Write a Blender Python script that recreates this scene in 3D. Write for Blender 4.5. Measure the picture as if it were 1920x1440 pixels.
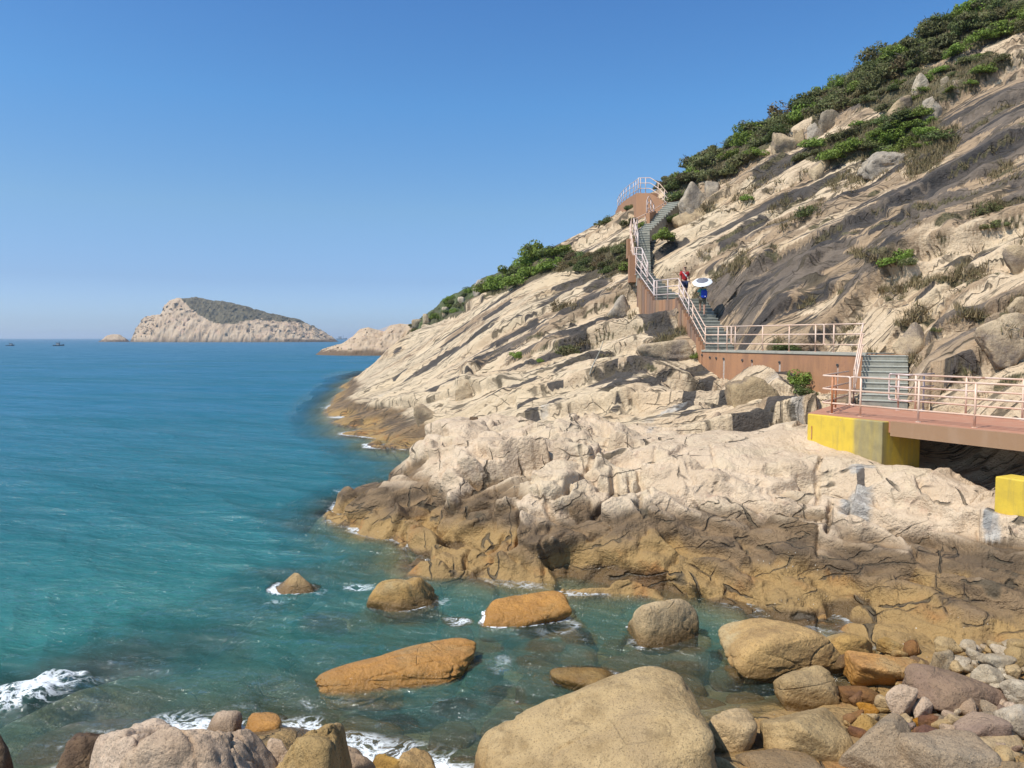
import bpy, bmesh, math, random
import numpy as np
from mathutils import Vector, Matrix, Euler
from mathutils.bvhtree import BVHTree

# ------------------------------------------------------------------ camera, sky, sun, exposure
for o in list(bpy.data.objects): bpy.data.objects.remove(o)
SC = bpy.context.scene
COL = SC.collection
F = 1478.0                      # focal length in photo pixels (1920 wide)
CAMZ = 5.8                      # eye height above the sea
TH = math.atan(86.0 / F)        # pitch down
ct, st = math.cos(TH), math.sin(TH)
cam_d = bpy.data.cameras.new('camera'); cam = bpy.data.objects.new('camera', cam_d); COL.objects.link(cam)
cam.location = (0, 0, CAMZ); cam.rotation_euler = (math.pi / 2 - TH, 0, 0)
cam_d.sensor_width = 36; cam_d.lens = F / 1920 * 36; cam_d.clip_start = 0.1; cam_d.clip_end = 60000
SC.camera = cam

SUN_DIR = Vector((-0.60, -0.36, 0.98)).normalized()     # towards the sun: behind the camera's left shoulder, high
el = math.asin(SUN_DIR.z); az = math.atan2(SUN_DIR.x, SUN_DIR.y)
W = bpy.data.worlds.new('World'); SC.world = W; W.use_nodes = True
wn = W.node_tree.nodes; wl = W.node_tree.links
bg = wn['Background']
sky = wn.new('ShaderNodeTexSky'); sky.sky_type = 'NISHITA'; sky.sun_disc = False
sky.sun_elevation = el; sky.sun_rotation = az
sky.air_density = 0.6; sky.dust_density = 1.0; sky.ozone_density = 1.0; sky.altitude = 0
# the clear-air sky is graded by elevation alone, the same all round the horizon
tc = wn.new('ShaderNodeTexCoord'); sx = wn.new('ShaderNodeSeparateXYZ'); wl.new(tc.outputs['Generated'], sx.inputs[0])
sr = wn.new('ShaderNodeValToRGB'); wl.new(sx.outputs[2], sr.inputs[0])
els = sr.color_ramp.elements
for _ in range(5): els.new(0.5)
for e_, (p_, c_) in zip(els, ((0.0, (.60, .73, .93)), (0.02, (.48, .58, .74)), (0.07, (.40, .485, .60)), (0.155, (.46, .60, .635)), (0.276, (.37, .66, .80)), (0.383, (.33, .62, .83)), (1.0, (.33, .58, .80)))):
    e_.position = p_; e_.color = (*c_, 1)
vm = wn.new('ShaderNodeVectorMath'); vm.operation = 'MULTIPLY'; wl.new(sky.outputs['Color'], vm.inputs[0]); wl.new(sr.outputs[0], vm.inputs[1])
vs_ = wn.new('ShaderNodeVectorMath'); vs_.operation = 'SCALE'; vs_.inputs['Scale'].default_value = 2.0; wl.new(vm.outputs[0], vs_.inputs[0])
wl.new(vs_.outputs[0], bg.inputs['Color']); bg.inputs['Strength'].default_value = 0.12
sun_d = bpy.data.lights.new('sun', 'SUN'); sun_d.energy = 4.9; sun_d.angle = math.radians(0.53); sun_d.color = (1, 0.955, 0.88)
sun = bpy.data.objects.new('sun', sun_d); COL.objects.link(sun)
sun.rotation_euler = SUN_DIR.to_track_quat('Z', 'Y').to_euler()
SC.view_settings.view_transform = 'Standard'; SC.view_settings.look = 'None'
SC.view_settings.exposure = 0.12; SC.view_settings.gamma = 1.0; SC.view_settings.use_curve_mapping = False
SC.cycles.max_bounces = 4; SC.cycles.diffuse_bounces = 2; SC.cycles.glossy_bounces = 2; SC.cycles.transmission_bounces = 2; SC.cycles.transparent_max_bounces = 6; SC.cycles.caustics_reflective = False; SC.cycles.caustics_refractive = False

# ------------------------------------------------------------------ photo pixel -> place
def ray(px, py):
    a = (px - 960) / F; b = (720 - py) / F
    return (a, ct + b * st, -st + b * ct)
def at(px, py, D):                       # the point at depth D (metres north of the camera)
    d = ray(px, py); s = D / d[1]
    return Vector((d[0] * s, D, CAMZ + d[2] * s))
def atz(px, py, z):                      # the point of that line of sight at height z
    d = ray(px, py); s = (z - CAMZ) / d[2]
    return Vector((d[0] * s, d[1] * s, z))

# ------------------------------------------------------------------ numpy noise
def _hash(ix, iy, iz, seed):
    h = (ix.astype(np.int64) * 374761393 + iy.astype(np.int64) * 668265263 + iz.astype(np.int64) * 2147483647 % 4294967291 + seed * 1274126177) & 0xFFFFFFFF
    h = ((h ^ (h >> 13)) * 1274126177) & 0xFFFFFFFF
    h = ((h ^ (h >> 16)) * 2246822519) & 0xFFFFFFFF
    return (h ^ (h >> 15)) & 0xFFFFFFFF
_G2 = np.array([(math.cos(i * math.pi / 8), math.sin(i * math.pi / 8)) for i in range(16)], dtype=np.float32)
def per2(x, y, seed=0):
    x = np.asarray(x, np.float32); y = np.asarray(y, np.float32)
    x0 = np.floor(x); y0 = np.floor(y); fx = x - x0; fy = y - y0
    ix = x0.astype(np.int32); iy = y0.astype(np.int32); z = np.zeros_like(ix)
    u = fx * fx * fx * (fx * (fx * 6 - 15) + 10); v = fy * fy * fy * (fy * (fy * 6 - 15) + 10)
    def g(dx, dy):
        k = _hash(ix + dx, iy + dy, z, seed) & 15
        return _G2[k, 0] * (fx - dx) + _G2[k, 1] * (fy - dy)
    a = g(0, 0); b = g(1, 0); c = g(0, 1); d = g(1, 1)
    a = a + u * (b - a); c = c + u * (d - c)
    return (a + v * (c - a)) * 1.5
def fbm2(x, y, octv=4, seed=0, gain=0.5):
    s = 0; a = 1; t = 0
    for i in range(octv):
        s = s + a * per2(x * 2 ** i + i * 17.3, y * 2 ** i - i * 9.1, seed + i); t += a; a *= gain
    return s / t
_rg = np.random.default_rng(5)
_G3 = _rg.normal(size=(64, 3)); _G3 = (_G3 / np.linalg.norm(_G3, axis=1)[:, None]).astype(np.float32)
def per3(p, seed=0):
    p = np.asarray(p, np.float32); p0 = np.floor(p); f = p - p0; i = p0.astype(np.int32)
    w = f * f * f * (f * (f * 6 - 15) + 10); out = 0
    for dx in (0, 1):
        for dy in (0, 1):
            for dz in (0, 1):
                k = _hash(i[:, 0] + dx, i[:, 1] + dy, i[:, 2] + dz + (i[:, 2] + dz) * 97, seed) & 63
                g = _G3[k]
                dot = g[:, 0] * (f[:, 0] - dx) + g[:, 1] * (f[:, 1] - dy) + g[:, 2] * (f[:, 2] - dz)
                out = out + dot * (w[:, 0] if dx else 1 - w[:, 0]) * (w[:, 1] if dy else 1 - w[:, 1]) * (w[:, 2] if dz else 1 - w[:, 2])
    return out * 1.5
def fbm3(p, octv=4, seed=0, gain=0.5):
    s = 0; a = 1; t = 0
    for i in range(octv):
        s = s + a * per3(p * 2 ** i + i * 7.7, seed + i); t += a; a *= gain
    return s / t
def vor2(x, y, seed=0, full=False):      # distance to the nearest cell border, cell random (full: offsets from the cell centre and a second random)
    x0 = np.floor(x).astype(np.int32); y0 = np.floor(y).astype(np.int32)
    d1 = np.full(x.shape, 9.0, np.float32); d2 = d1.copy(); r = np.zeros(x.shape, np.float32); rb = r.copy(); ox = r.copy(); oy = r.copy(); z = np.zeros_like(x0)
    for dx in (-1, 0, 1):
        for dy in (-1, 0, 1):
            h = _hash(x0 + dx, y0 + dy, z, seed)
            cx = x - (x0 + dx + (h & 1023) / 1023.0); cy = y - (y0 + dy + ((h >> 10) & 1023) / 1023.0)
            d = np.hypot(cx, cy).astype(np.float32)
            near = d < d1
            d2 = np.where(near, d1, np.minimum(d2, d)); r = np.where(near, ((h >> 20) & 255) / 255.0, r); d1 = np.where(near, d, d1)
            if full: rb = np.where(near, ((h >> 5) & 255) / 255.0, rb); ox = np.where(near, cx, ox); oy = np.where(near, cy, oy)
    return (d2 - d1, r, rb, ox, oy) if full else (d2 - d1, r)
def sstep(a, b, x):
    t = np.clip((x - a) / (b - a), 0, 1); return t * t * (3 - 2 * t)

# ------------------------------------------------------------------ object helpers
def tag(o, label=None, cat=None, group=None, kind=None):
    if label: o['label'] = label
    if cat: o['category'] = cat
    if group: o['group'] = group
    if kind: o['kind'] = kind
    return o
def empty(name, loc, label, cat, group=None, rz=0):
    o = bpy.data.objects.new(name, None); COL.objects.link(o); o.location = loc; o.rotation_euler[2] = rz
    o.empty_display_size = 0.2
    return tag(o, label, cat, group)
def link_mesh(name, me, mat, parent=None, loc=None):
    if mat and not me.materials: me.materials.append(mat)
    o = bpy.data.objects.new(name, me); COL.objects.link(o)
    if parent: o.parent = parent
    if loc is not None: o.location = loc
    return o
def np_mesh(name, v, quads, smooth=True, attrs=None):
    me = bpy.data.meshes.new(name); n = len(v); m = len(quads); k = quads.shape[1]
    me.vertices.add(n); me.vertices.foreach_set('co', np.asarray(v, np.float32).ravel())
    me.loops.add(m * k); me.loops.foreach_set('vertex_index', quads.astype(np.int32).ravel())
    me.polygons.add(m); me.polygons.foreach_set('loop_start', np.arange(0, m * k, k, dtype=np.int32))
    try: me.polygons.foreach_set('loop_total', np.full(m, k, np.int32))
    except Exception: pass
    if smooth: me.polygons.foreach_set('use_smooth', np.ones(m, bool))
    for a, val in (attrs or {}).items():
        me.attributes.new(a, 'FLOAT', 'POINT').data.foreach_set('value', np.asarray(val, np.float32).ravel())
    me.update(calc_edges=True); me.validate()
    return me
def grid_quads(nr, na, keep=None):
    i = np.arange(nr - 1)[:, None] * na + np.arange(na - 1)[None, :]
    q = np.stack([i, i + 1, i + na + 1, i + na], -1).reshape(-1, 4)
    if keep is not None: q = q[keep.ravel()]
    return q
def compact(v, q, attrs):
    used = np.zeros(len(v), bool); used[q.ravel()] = True
    idx = np.cumsum(used) - 1
    return v[used], idx[q], {a: x[used] for a, x in attrs.items()}

class MB:
    def __init__(s): s.v = []; s.f = []
    def add(s, vs, fs):
        b = len(s.v); s.v += [tuple(p) for p in vs]; s.f += [tuple(i + b for i in f) for f in fs]; return s
    def obox(s, c, ax, ay, az):            # centre and three half-axis vectors
        c = Vector(c); ax, ay, az = Vector(ax), Vector(ay), Vector(az)
        vs = [c + sx * ax + sy * ay + sz * az for sz in (-1, 1) for sx, sy in ((-1, -1), (1, -1), (1, 1), (-1, 1))]
        fs = [(3, 2, 1, 0), (4, 5, 6, 7), (0, 1, 5, 4), (1, 2, 6, 5), (2, 3, 7, 6), (3, 0, 4, 7)]
        if ax.cross(ay).dot(az) < 0: fs = [f[::-1] for f in fs]
        return s.add(vs, fs)
    def prism(s, pts, z0, z1):             # pts: plan polygon, counter-clockwise; z0/z1 number or list
        n = len(pts); zz0 = z0 if isinstance(z0, (list, tuple)) else [z0] * n; zz1 = z1 if isinstance(z1, (list, tuple)) else [z1] * n
        vs = [(p[0], p[1], a) for p, a in zip(pts, zz0)] + [(p[0], p[1], a) for p, a in zip(pts, zz1)]
        fs = [tuple(range(n))[::-1], tuple(range(n, 2 * n))] + [(i, (i + 1) % n, n + (i + 1) % n, n + i) for i in range(n)]
        return s.add(vs, fs)
    def tube(s, pts, r, n=7, cap=True, r1=None):
        pts = [Vector(p) for p in pts]; m = len(pts); rings = []; prev = None
        for i, p in enumerate(pts):
            t = (pts[min(i + 1, m - 1)] - pts[max(i - 1, 0)]).normalized()
            if prev is None:
                u = t.orthogonal().normalized() if abs(t.z) > 0.9 else t.cross(Vector((0, 0, 1))).normalized()
            else:
                u = (prev - t * prev.dot(t)).normalized()
            prev = u; w = t.cross(u)
            rr = r if r1 is None else r + (r1 - r) * i / max(1, m - 1)
            rings.append([p + rr * (math.cos(2 * math.pi * k / n) * u + math.sin(2 * math.pi * k / n) * w) for k in range(n)])
        vs = [q for R in rings for q in R]; fs = []
        for i in range(m - 1):
            for k in range(n):
                k2 = (k + 1) % n
                fs.append((i * n + k, i * n + k2, (i + 1) * n + k2, (i + 1) * n + k))
        if cap: fs += [tuple(range(n))[::-1], tuple((m - 1) * n + k for k in range(n))]
        return s.add(vs, fs)
    def build(s, name, mat, parent=None, smooth=False, bevel=0):
        off = parent.matrix_basis.translation if parent and parent.parent is None else Vector((0, 0, 0))
        if parent and parent.parent is not None: off = parent.parent.matrix_basis.translation
        me = bpy.data.meshes.new(name)
        me.from_pydata([tuple(Vector(p) - off) for p in s.v], [], s.f); me.update()
        if bevel:
            bm = bmesh.new(); bm.from_mesh(me)
            bmesh.ops.bevel(bm, geom=list(bm.edges), offset=bevel, segments=2, affect='EDGES', clamp_overlap=True)
            bm.to_mesh(me); bm.free()
        if smooth: me.polygons.foreach_set('use_smooth', [True] * len(me.polygons))
        o = link_mesh(name, me, mat, parent)
        return o
def round_path(pts, rad=0.12, seg=4):
    pts = [Vector(p) for p in pts]; out = [pts[0]]
    for i in range(1, len(pts) - 1):
        a, b, c = pts[i - 1], pts[i], pts[i + 1]
        d0 = (a - b); d1 = (c - b); r = min(rad, d0.length * 0.45, d1.length * 0.45)
        p0 = b + d0.normalized() * r; p1 = b + d1.normalized() * r
        for k in range(seg + 1):
            t = k / seg; out.append((1 - t) ** 2 * p0 + 2 * t * (1 - t) * b + t * t * p1)
    out.append(pts[-1]); return out

# ------------------------------------------------------------------ node helpers
class NT:
    def __init__(s, name):
        s.m = bpy.data.materials.new(name); s.m.use_nodes = True; s.t = s.m.node_tree; s.n = s.t.nodes; s.l = s.t.links
        s.bsdf = s.n['Principled BSDF']; s.out = s.n['Material Output']
    def node(s, typ, **kw):
        n = s.n.new(typ)
        for k, v in kw.items(): setattr(n, k, v)
        return n
    def link(s, a, b): s.l.new(a, b)
    def val(s, sock, v):
        if hasattr(v, 'is_output') or isinstance(v, bpy.types.NodeSocket): s.l.new(v, sock)
        else: sock.default_value = v
    def coord(s, kind='pos'):
        if kind == 'pos': return s.node('ShaderNodeNewGeometry').outputs['Position']
        return s.node('ShaderNodeTexCoord').outputs[kind]
    def mapping(s, vec, scale=(1, 1, 1), rot=(0, 0, 0), loc=(0, 0, 0)):
        n = s.node('ShaderNodeMapping'); s.link(vec, n.inputs['Vector'])
        n.inputs['Scale'].default_value = scale; n.inputs['Rotation'].default_value = rot; n.inputs['Location'].default_value = loc
        return n.outputs[0]
    def noise(s, vec, scale=1, detail=4, rough=0.55, dist=0.0, col=False):
        n = s.node('ShaderNodeTexNoise'); s.link(vec, n.inputs['Vector'])
        n.inputs['Scale'].default_value = scale; n.inputs['Detail'].default_value = detail
        n.inputs['Roughness'].default_value = rough; n.inputs['Distortion'].default_value = dist
        return n.outputs['Color' if col else 'Fac']
    def vor(s, vec, scale=1, feature='F1', out='Distance', rnd=1.0):
        n = s.node('ShaderNodeTexVoronoi', feature=feature); s.link(vec, n.inputs['Vector'])
        n.inputs['Scale'].default_value = scale; n.inputs['Randomness'].default_value = rnd
        return n.outputs[out]
    def attr(s, name): return s.node('ShaderNodeAttribute', attribute_name=name).outputs['Fac']
    def math(s, op, a, b=0.0, c=0.0, clamp=False):
        n = s.node('ShaderNodeMath', operation=op, use_clamp=clamp)
        for i, v in enumerate((a, b, c)): s.val(n.inputs[i], v)
        return n.outputs[0]
    def rng(s, v, a, b, c=0.0, d=1.0, smooth=True):
        n = s.node('ShaderNodeMapRange', interpolation_type='SMOOTHSTEP' if smooth else 'LINEAR')
        s.val(n.inputs[0], v); n.inputs[1].default_value = a; n.inputs[2].default_value = b; n.inputs[3].default_value = c; n.inputs[4].default_value = d
        return n.outputs[0]
    def mix(s, fac, a, b, mode='MIX'):
        n = s.node('ShaderNodeMix', data_type='RGBA', blend_type=mode)
        s.val(n.inputs[0], fac)
        for i, v in ((6, a), (7, b)):
            if isinstance(v, tuple): n.inputs[i].default_value = (*v, 1) if len(v) == 3 else v
            else: s.link(v, n.inputs[i])
        return n.outputs[2]
    def ramp(s, fac, stops):
        n = s.node('ShaderNodeValToRGB'); s.link(fac, n.inputs[0]); e = n.color_ramp.elements
        while len(e) < len(stops): e.new(0.5)
        for x, (p, c) in zip(e, stops): x.position = p; x.color = (*c, 1) if len(c) == 3 else c
        return n.outputs[0]
    def bump(s, h, strength=0.5, dist=0.1, normal=None):
        n = s.node('ShaderNodeBump'); s.link(h, n.inputs['Height']); n.inputs['Strength'].default_value = strength; n.inputs['Distance'].default_value = dist
        if normal is not None: s.link(normal, n.inputs['Normal'])
        return n.outputs[0]
    def done(s, color=None, rough=0.8, normal=None, spec=0.3):
        if color is not None: s.val(s.bsdf.inputs['Base Color'], (*color, 1) if isinstance(color, tuple) else color)
        s.val(s.bsdf.inputs['Roughness'], rough)
        s.val(s.bsdf.inputs['Specular IOR Level'], spec)
        if normal is not None: s.link(normal, s.bsdf.inputs['Normal'])
        return s.m
    def sepz(s):
        n = s.node('ShaderNodeSeparateXYZ'); s.link(s.coord('pos'), n.inputs[0]); return n.outputs
# ------------------------------------------------------------------ rock materials
FALL = math.atan2(-0.36, 0.933)          # plan angle of the sheets: they run down obliquely to the left
def tide_bands(T, col, z, noisev, wet=True):
    """Stains of the tidal zone: ochre at the bottom, a dark band above it, then clean granite; heights are metres above the sea."""
    zz = T.math('ADD', z, T.math('ADD', T.math('MULTIPLY', T.math('SUBTRACT', noisev, 0.5), 0.9), T.attr('tj')))
    ochre = T.mix(T.noise(T.coord('pos'), 1.3, 5), (0.40, 0.245, 0.09), (0.26, 0.165, 0.068))
    rust = T.mix(T.rng(T.noise(T.coord('pos'), 0.8, 4), 0.54, 0.72, 0, 0.85), ochre, (0.33, 0.15, 0.045))
    c = T.mix(T.rng(zz, 1.22, 1.70, 1, 0), col, T.mix(T.rng(T.noise(T.mapping(T.mapping(T.coord('pos'), rot=(0, 0.34, 0)), scale=(0.5, 0.8, 3.2)), 1.0, 5, 0.6), 0.38, 0.62), (0.235, 0.152, 0.080), (0.122, 0.081, 0.046)))
    c = T.mix(T.rng(zz, 0.40, 0.95, 1, 0), c, rust)
    if wet: c = T.mix(T.rng(zz, 0.0, 0.16, 0.75, 0), c, (0.075, 0.045, 0.022))
    c = T.mix(T.rng(z, -0.25, -0.02, 1, 0), c, T.mix(T.rng(T.noise(T.coord('pos'), 0.9, 5), 0.4, 0.62), (0.20, 0.17, 0.08), (0.32, 0.26, 0.14)))
    return c, zz
def hill_material():
    T = NT('granite_slope'); P = T.coord('pos'); xyz = T.sepz(); z = xyz[2]
    uv = T.mapping(P, rot=(0, 0, -FALL))
    st1 = T.noise(T.mapping(uv, scale=(0.10, 1.1, 0.02)), 1.0, 5, 0.6, 0.1)
    st2 = T.noise(T.mapping(uv, scale=(0.30, 3.4, 0.06)), 1.0, 5, 0.6, 0.1)
    big = T.noise(P, 0.16, 4); med = T.noise(P, 1.1, 6, 0.62); fine = T.noise(P, 9.0, 4, 0.7); grain = T.noise(P, 38, 2, 0.7)
    head = T.attr('head')
    hillc = T.mix(T.rng(st1, 0.35, 0.65), (0.63, 0.475, 0.31), (0.53, 0.385, 0.24))
    hillc = T.mix(T.rng(st2, 0.55, 0.75, 0, 0.55), hillc, (0.30, 0.20, 0.125))
    hillc = T.mix(T.rng(big, 0.5, 0.7, 0, 0.5), hillc, (0.50, 0.34, 0.18))
    hc = T.mix(T.rng(med, 0.35, 0.65), (0.63, 0.475, 0.32), (0.55, 0.405, 0.265))
    hc = T.mix(T.rng(T.noise(P, 2.6, 5, 0.65, 0.5), 0.56, 0.72, 0, 0.65), hc, (0.48, 0.31, 0.21))
    c = T.mix(head, hillc, hc)
    c = T.mix(T.rng(fine, 0.58, 0.78, 0, 0.55), c, (0.22, 0.15, 0.095))
    c = T.mix(T.rng(grain, 0.55, 0.75, 0, 0.35), c, (0.16, 0.115, 0.08))
    tone = T.attr('tone')
    tt = T.math('ADD', tone, T.math('MULTIPLY', T.math('SUBTRACT', med, 0.5), 0.22))
    c = T.mix(T.rng(tt, 0.46, 0.54, 0, 0.8), c, T.mix(T.rng(st2, 0.4, 0.6), (0.34, 0.225, 0.13), (0.24, 0.165, 0.10)))
    c = T.mix(T.rng(tt, 0.70, 0.77, 0, 0.85), c, T.mix(T.rng(med, 0.4, 0.6), (0.145, 0.115, 0.09), (0.095, 0.078, 0.065)))
    c = T.mix(T.rng(tt, 0.30, 0.22, 0, 0.6), c, (0.60, 0.465, 0.30))
    # black algae and water stains running down the fall line
    s = T.math('ADD', T.attr('stain'), T.math('MULTIPLY', T.math('SUBTRACT', T.math('ADD', st1, T.math('MULTIPLY', st2, 0.9)), 0.95), 1.35))
    dark = T.mix(T.rng(med, 0.4, 0.65), (0.040, 0.036, 0.034), (0.085, 0.068, 0.056))
    c = T.mix(T.rng(s, 0.40, 0.54, 0, 0.95), c, dark)
    sw = T.math('ADD', T.attr('white'), T.math('MULTIPLY', T.math('SUBTRACT', T.noise(T.mapping(uv, scale=(0.5, 3, 0.6)), 2, 5, 0.65), 0.5), 1.1))
    c = T.mix(T.rng(sw, 0.35, 0.95, 0, 0.8), c, T.mix(T.rng(T.noise(T.mapping(uv, scale=(0.5, 3, 0.5)), 2.2, 4), 0.4, 0.6), (0.47, 0.44, 0.39), (0.23, 0.215, 0.195)))
    soil = T.math('ADD', T.attr('soil'), T.math('MULTIPLY', T.math('SUBTRACT', med, 0.5), 1.0))
    soilc = T.mix(T.rng(fine, 0.4, 0.6), (0.075, 0.068, 0.032), (0.16, 0.125, 0.065))
    c = T.mix(T.rng(soil, 0.35, 0.65), c, soilc)
    tn = T.math('ADD', T.math('MULTIPLY', med, 0.5), T.math('MULTIPLY', T.noise(P, 0.45, 3), 0.5))
    c, zz = tide_bands(T, c, z, tn)
    # white barnacle and lichen specks low on the rock
    sp = T.vor(P, 7.0); c = T.mix(T.math('MULTIPLY', T.rng(sp, 0.10, 0.06), T.math('MULTIPLY', T.rng(T.noise(P, 0.9, 3), 0.55, 0.66), T.rng(z, 1.9, 0.9))), c, (0.55, 0.50, 0.42))
    h = T.math('ADD', T.math('MULTIPLY', fine, 0.5), T.math('MULTIPLY', T.noise(P, 3.2, 4, 0.65), 0.6))
    h = T.math('ADD', h, T.math('MULTIPLY', st2, 0.3))
    wv = T.node('ShaderNodeVectorMath', operation='MULTIPLY_ADD'); T.link(T.noise(P, 0.6, 2, 0.5, 0, True), wv.inputs[0]); wv.inputs[1].default_value = (0.22, 0.22, 0.22); T.link(uv, wv.inputs[2]); uvw = wv.outputs[0]
    def seam(sc, w, loc=0.0):
        n_ = T.noise(T.mapping(uvw, scale=sc, loc=(loc, loc * 2, 0)), 1.0, 1, 0.45)
        return T.rng(T.math('ABSOLUTE', T.math('SUBTRACT', n_, 0.5)), w * 0.3, w, 1, 0)
    jm = T.noise(P, 0.5, 3); jm2 = T.noise(P, 0.8, 3)
    joint = T.math('MULTIPLY', seam((0.07, 0.75, 0.0), 0.011), T.rng(jm, 0.40, 0.50))
    joint = T.math('MAXIMUM', joint, T.math('MULTIPLY', seam((0.16, 1.7, 0.0), 0.016, 3.0), T.rng(jm2, 0.46, 0.54)))
    joint = T.math('MAXIMUM', joint, T.math('MULTIPLY', seam((0.5, 3.8, 0.0), 0.022, 7.0), T.rng(jm, 0.54, 0.47, 0, 0.75)))
    j2 = T.vor(T.mapping(uvw, scale=(0.30, 1.1, 0.02)), 1.0, 'DISTANCE_TO_EDGE')
    joint = T.math('MAXIMUM', joint, T.math('MULTIPLY', T.rng(j2, 0.01, 0.04, 0.9, 0), T.rng(jm2, 0.54, 0.60)))
    joint = T.math('MULTIPLY', joint, T.math('SUBTRACT', 1.0, head))
    hw = T.node('ShaderNodeVectorMath', operation='MULTIPLY_ADD'); T.link(T.noise(P, 1.3, 3, 0.6, 0, True), hw.inputs[0]); hw.inputs[1].default_value = (0.45, 0.45, 0.45); T.link(P, hw.inputs[2])
    hx_ = hw.outputs[0]
    def hseam(sc, rot, w, loc):
        n_ = T.noise(T.mapping(T.mapping(hx_, rot=rot), scale=sc, loc=(loc, loc, loc)), 1.0, 1, 0.4)
        return T.rng(T.math('ABSOLUTE', T.math('SUBTRACT', n_, 0.5)), w * 0.3, w, 1, 0)
    hjj = T.math('MULTIPLY', hseam((0.16, 0.25, 1.25), (0, 0.30, 0), 0.013, 2.0), T.rng(jm2, 0.50, 0.57))
    hjj = T.math('MAXIMUM', hjj, T.math('MULTIPLY', hseam((0.85, 0.2, 0.15), (0, 0.25, 0.2), 0.011, 5.0), T.rng(jm, 0.52, 0.58)))
    hjj = T.math('MAXIMUM', hjj, T.math('MULTIPLY', hseam((0.35, 0.6, 2.6), (0, 0.34, 0), 0.017, 9.0), T.math('MULTIPLY', T.rng(jm, 0.52, 0.44, 0, 0.8), T.rng(z, 1.9, 1.3))))
    joint = T.math('MAXIMUM', joint, T.math('MULTIPLY', hjj, head))
    joint = T.math('MULTIPLY', joint, T.rng(z, -0.25, 0.05))
    c = T.mix(T.math('MULTIPLY', joint, 0.85), c, T.mix(med, (0.05, 0.04, 0.03), (0.12, 0.09, 0.05)))
    h = T.math('SUBTRACT', h, T.math('MULTIPLY', joint, 0.5))
    crk = T.vor(T.mapping(uvw, scale=(0.8, 1.0, 1.0)), 1.1, 'DISTANCE_TO_EDGE')
    crk = T.math('MULTIPLY', T.rng(crk, 0.0, 0.035, 1, 0), T.rng(T.noise(P, 0.7, 2), 0.54, 0.64))
    h = T.math('SUBTRACT', h, T.math('MULTIPLY', crk, 0.3))
    c = T.mix(T.math('MULTIPLY', crk, 0.55), c, (0.07, 0.05, 0.035))
    sheet = T.vor(T.mapping(uv, scale=(0.22, 1.7, 1.7)), 1.0, 'F1', 'Color'); shs = T.node('ShaderNodeSeparateColor'); T.link(sheet, shs.inputs[0])
    h = T.math('ADD', h, T.math('MULTIPLY', shs.outputs[0], T.math('MULTIPLY', T.math('SUBTRACT', 1.0, head), 0.5)))
    blk = T.vor(T.mapping(P, scale=(1.0, 1.0, 1.3)), 2.1, 'F1', 'Color'); bks = T.node('ShaderNodeSeparateColor'); T.link(blk, bks.inputs[0])
    h = T.math('ADD', h, T.math('MULTIPLY', bks.outputs[0], T.math('MULTIPLY', head, 0.4)))
    nb = T.bump(h, 1.0, 0.17)
    rough = T.rng(zz, 0.0, 0.22, 0.3, 0.85)
    return T.done(c, rough, nb, 0.3)
def boulder_material(name, ca, cb, cc=None, wet=True, tidal=True, gloss=False):
    ca, cb = tuple(x * 1.08 for x in ca), tuple(x * 0.92 for x in cb)
    T = NT(name); P = T.coord('pos'); O = T.coord('Object'); z = T.sepz()[2]
    r = T.node('ShaderNodeObjectInfo').outputs['Random']
    med = T.noise(P, 2.2, 6, 0.62); fine = T.noise(P, 14, 6, 0.7); grain = T.noise(P, 60, 3, 0.75)
    c = T.mix(T.rng(med, 0.35, 0.66), ca, cb)
    if cc: c = T.mix(T.rng(T.noise(P, 0.9, 5, 0.6, 0.4), 0.48, 0.66), c, cc)
    c = T.mix(T.rng(fine, 0.52, 0.75, 0, 0.5), c, tuple(x * 0.42 for x in ca))
    c = T.mix(T.rng(grain, 0.52, 0.66, 0, 0.75), c, tuple(min(1, x * 1.6) for x in cb))
    c = T.mix(T.rng(T.noise(P, 42, 2), 0.56, 0.66, 0, 0.6), c, tuple(x * 0.3 for x in ca))
    c = T.mix(T.rng(T.noise(P, 3.5, 5, 0.7, 0.6), 0.56, 0.66, 0, 0.45), c, tuple(x * 0.5 for x in cb))
    hsv = T.node('ShaderNodeHueSaturation'); T.link(c, hsv.inputs['Color'])
    T.link(T.rng(r, 0, 1, 0.80, 1.12, False), hsv.inputs['Value']); T.link(T.rng(r, 0, 1, 1.1, 0.9, False), hsv.inputs['Saturation'])
    c = hsv.outputs[0]
    zz = T.math('ADD', z, T.math('MULTIPLY', T.math('SUBTRACT', med, 0.5), 0.35))
    if tidal: c = T.mix(T.rng(zz, 0.05, 0.55, 0.6, 0), c, (0.42, 0.19, 0.032) if gloss else (0.30, 0.165, 0.045))
    rough = 0.85
    if wet:
        w = T.rng(zz, 0.06, 0.30, 1, 0); c = T.mix(T.math('MULTIPLY', w, 0.25 if gloss else 0.7), c, (0.12, 0.066, 0.022)); rough = T.rng(w, 0, 1, 0.42 if gloss else 0.85, 0.22)
    wl_ = T.vor(P, 9.0); c = T.mix(T.math('MULTIPLY', T.rng(wl_, 0.09, 0.05), T.rng(T.noise(P, 1.4, 3), 0.6, 0.7)), c, (0.5, 0.45, 0.38))
    h = T.math('ADD', T.math('MULTIPLY', fine, 0.35), T.noise(P, 4.5, 6, 0.65))
    h = T.math('ADD', h, T.math('MULTIPLY', grain, 0.10))
    crk = T.math('MULTIPLY', T.rng(T.vor(P, 1.1, 'DISTANCE_TO_EDGE'), 0, 0.02, 1, 0), T.rng(T.noise(P, 0.9, 2), 0.54, 0.62))
    h = T.math('SUBTRACT', h, T.math('MULTIPLY', crk, 0.15)); c = T.mix(T.math('MULTIPLY', crk, 0.15), c, (0.05, 0.035, 0.02))
    return T.done(c, rough, T.bump(h, 0.9, 0.10), 0.35)
M = {}
M['hill'] = hill_material()
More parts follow.
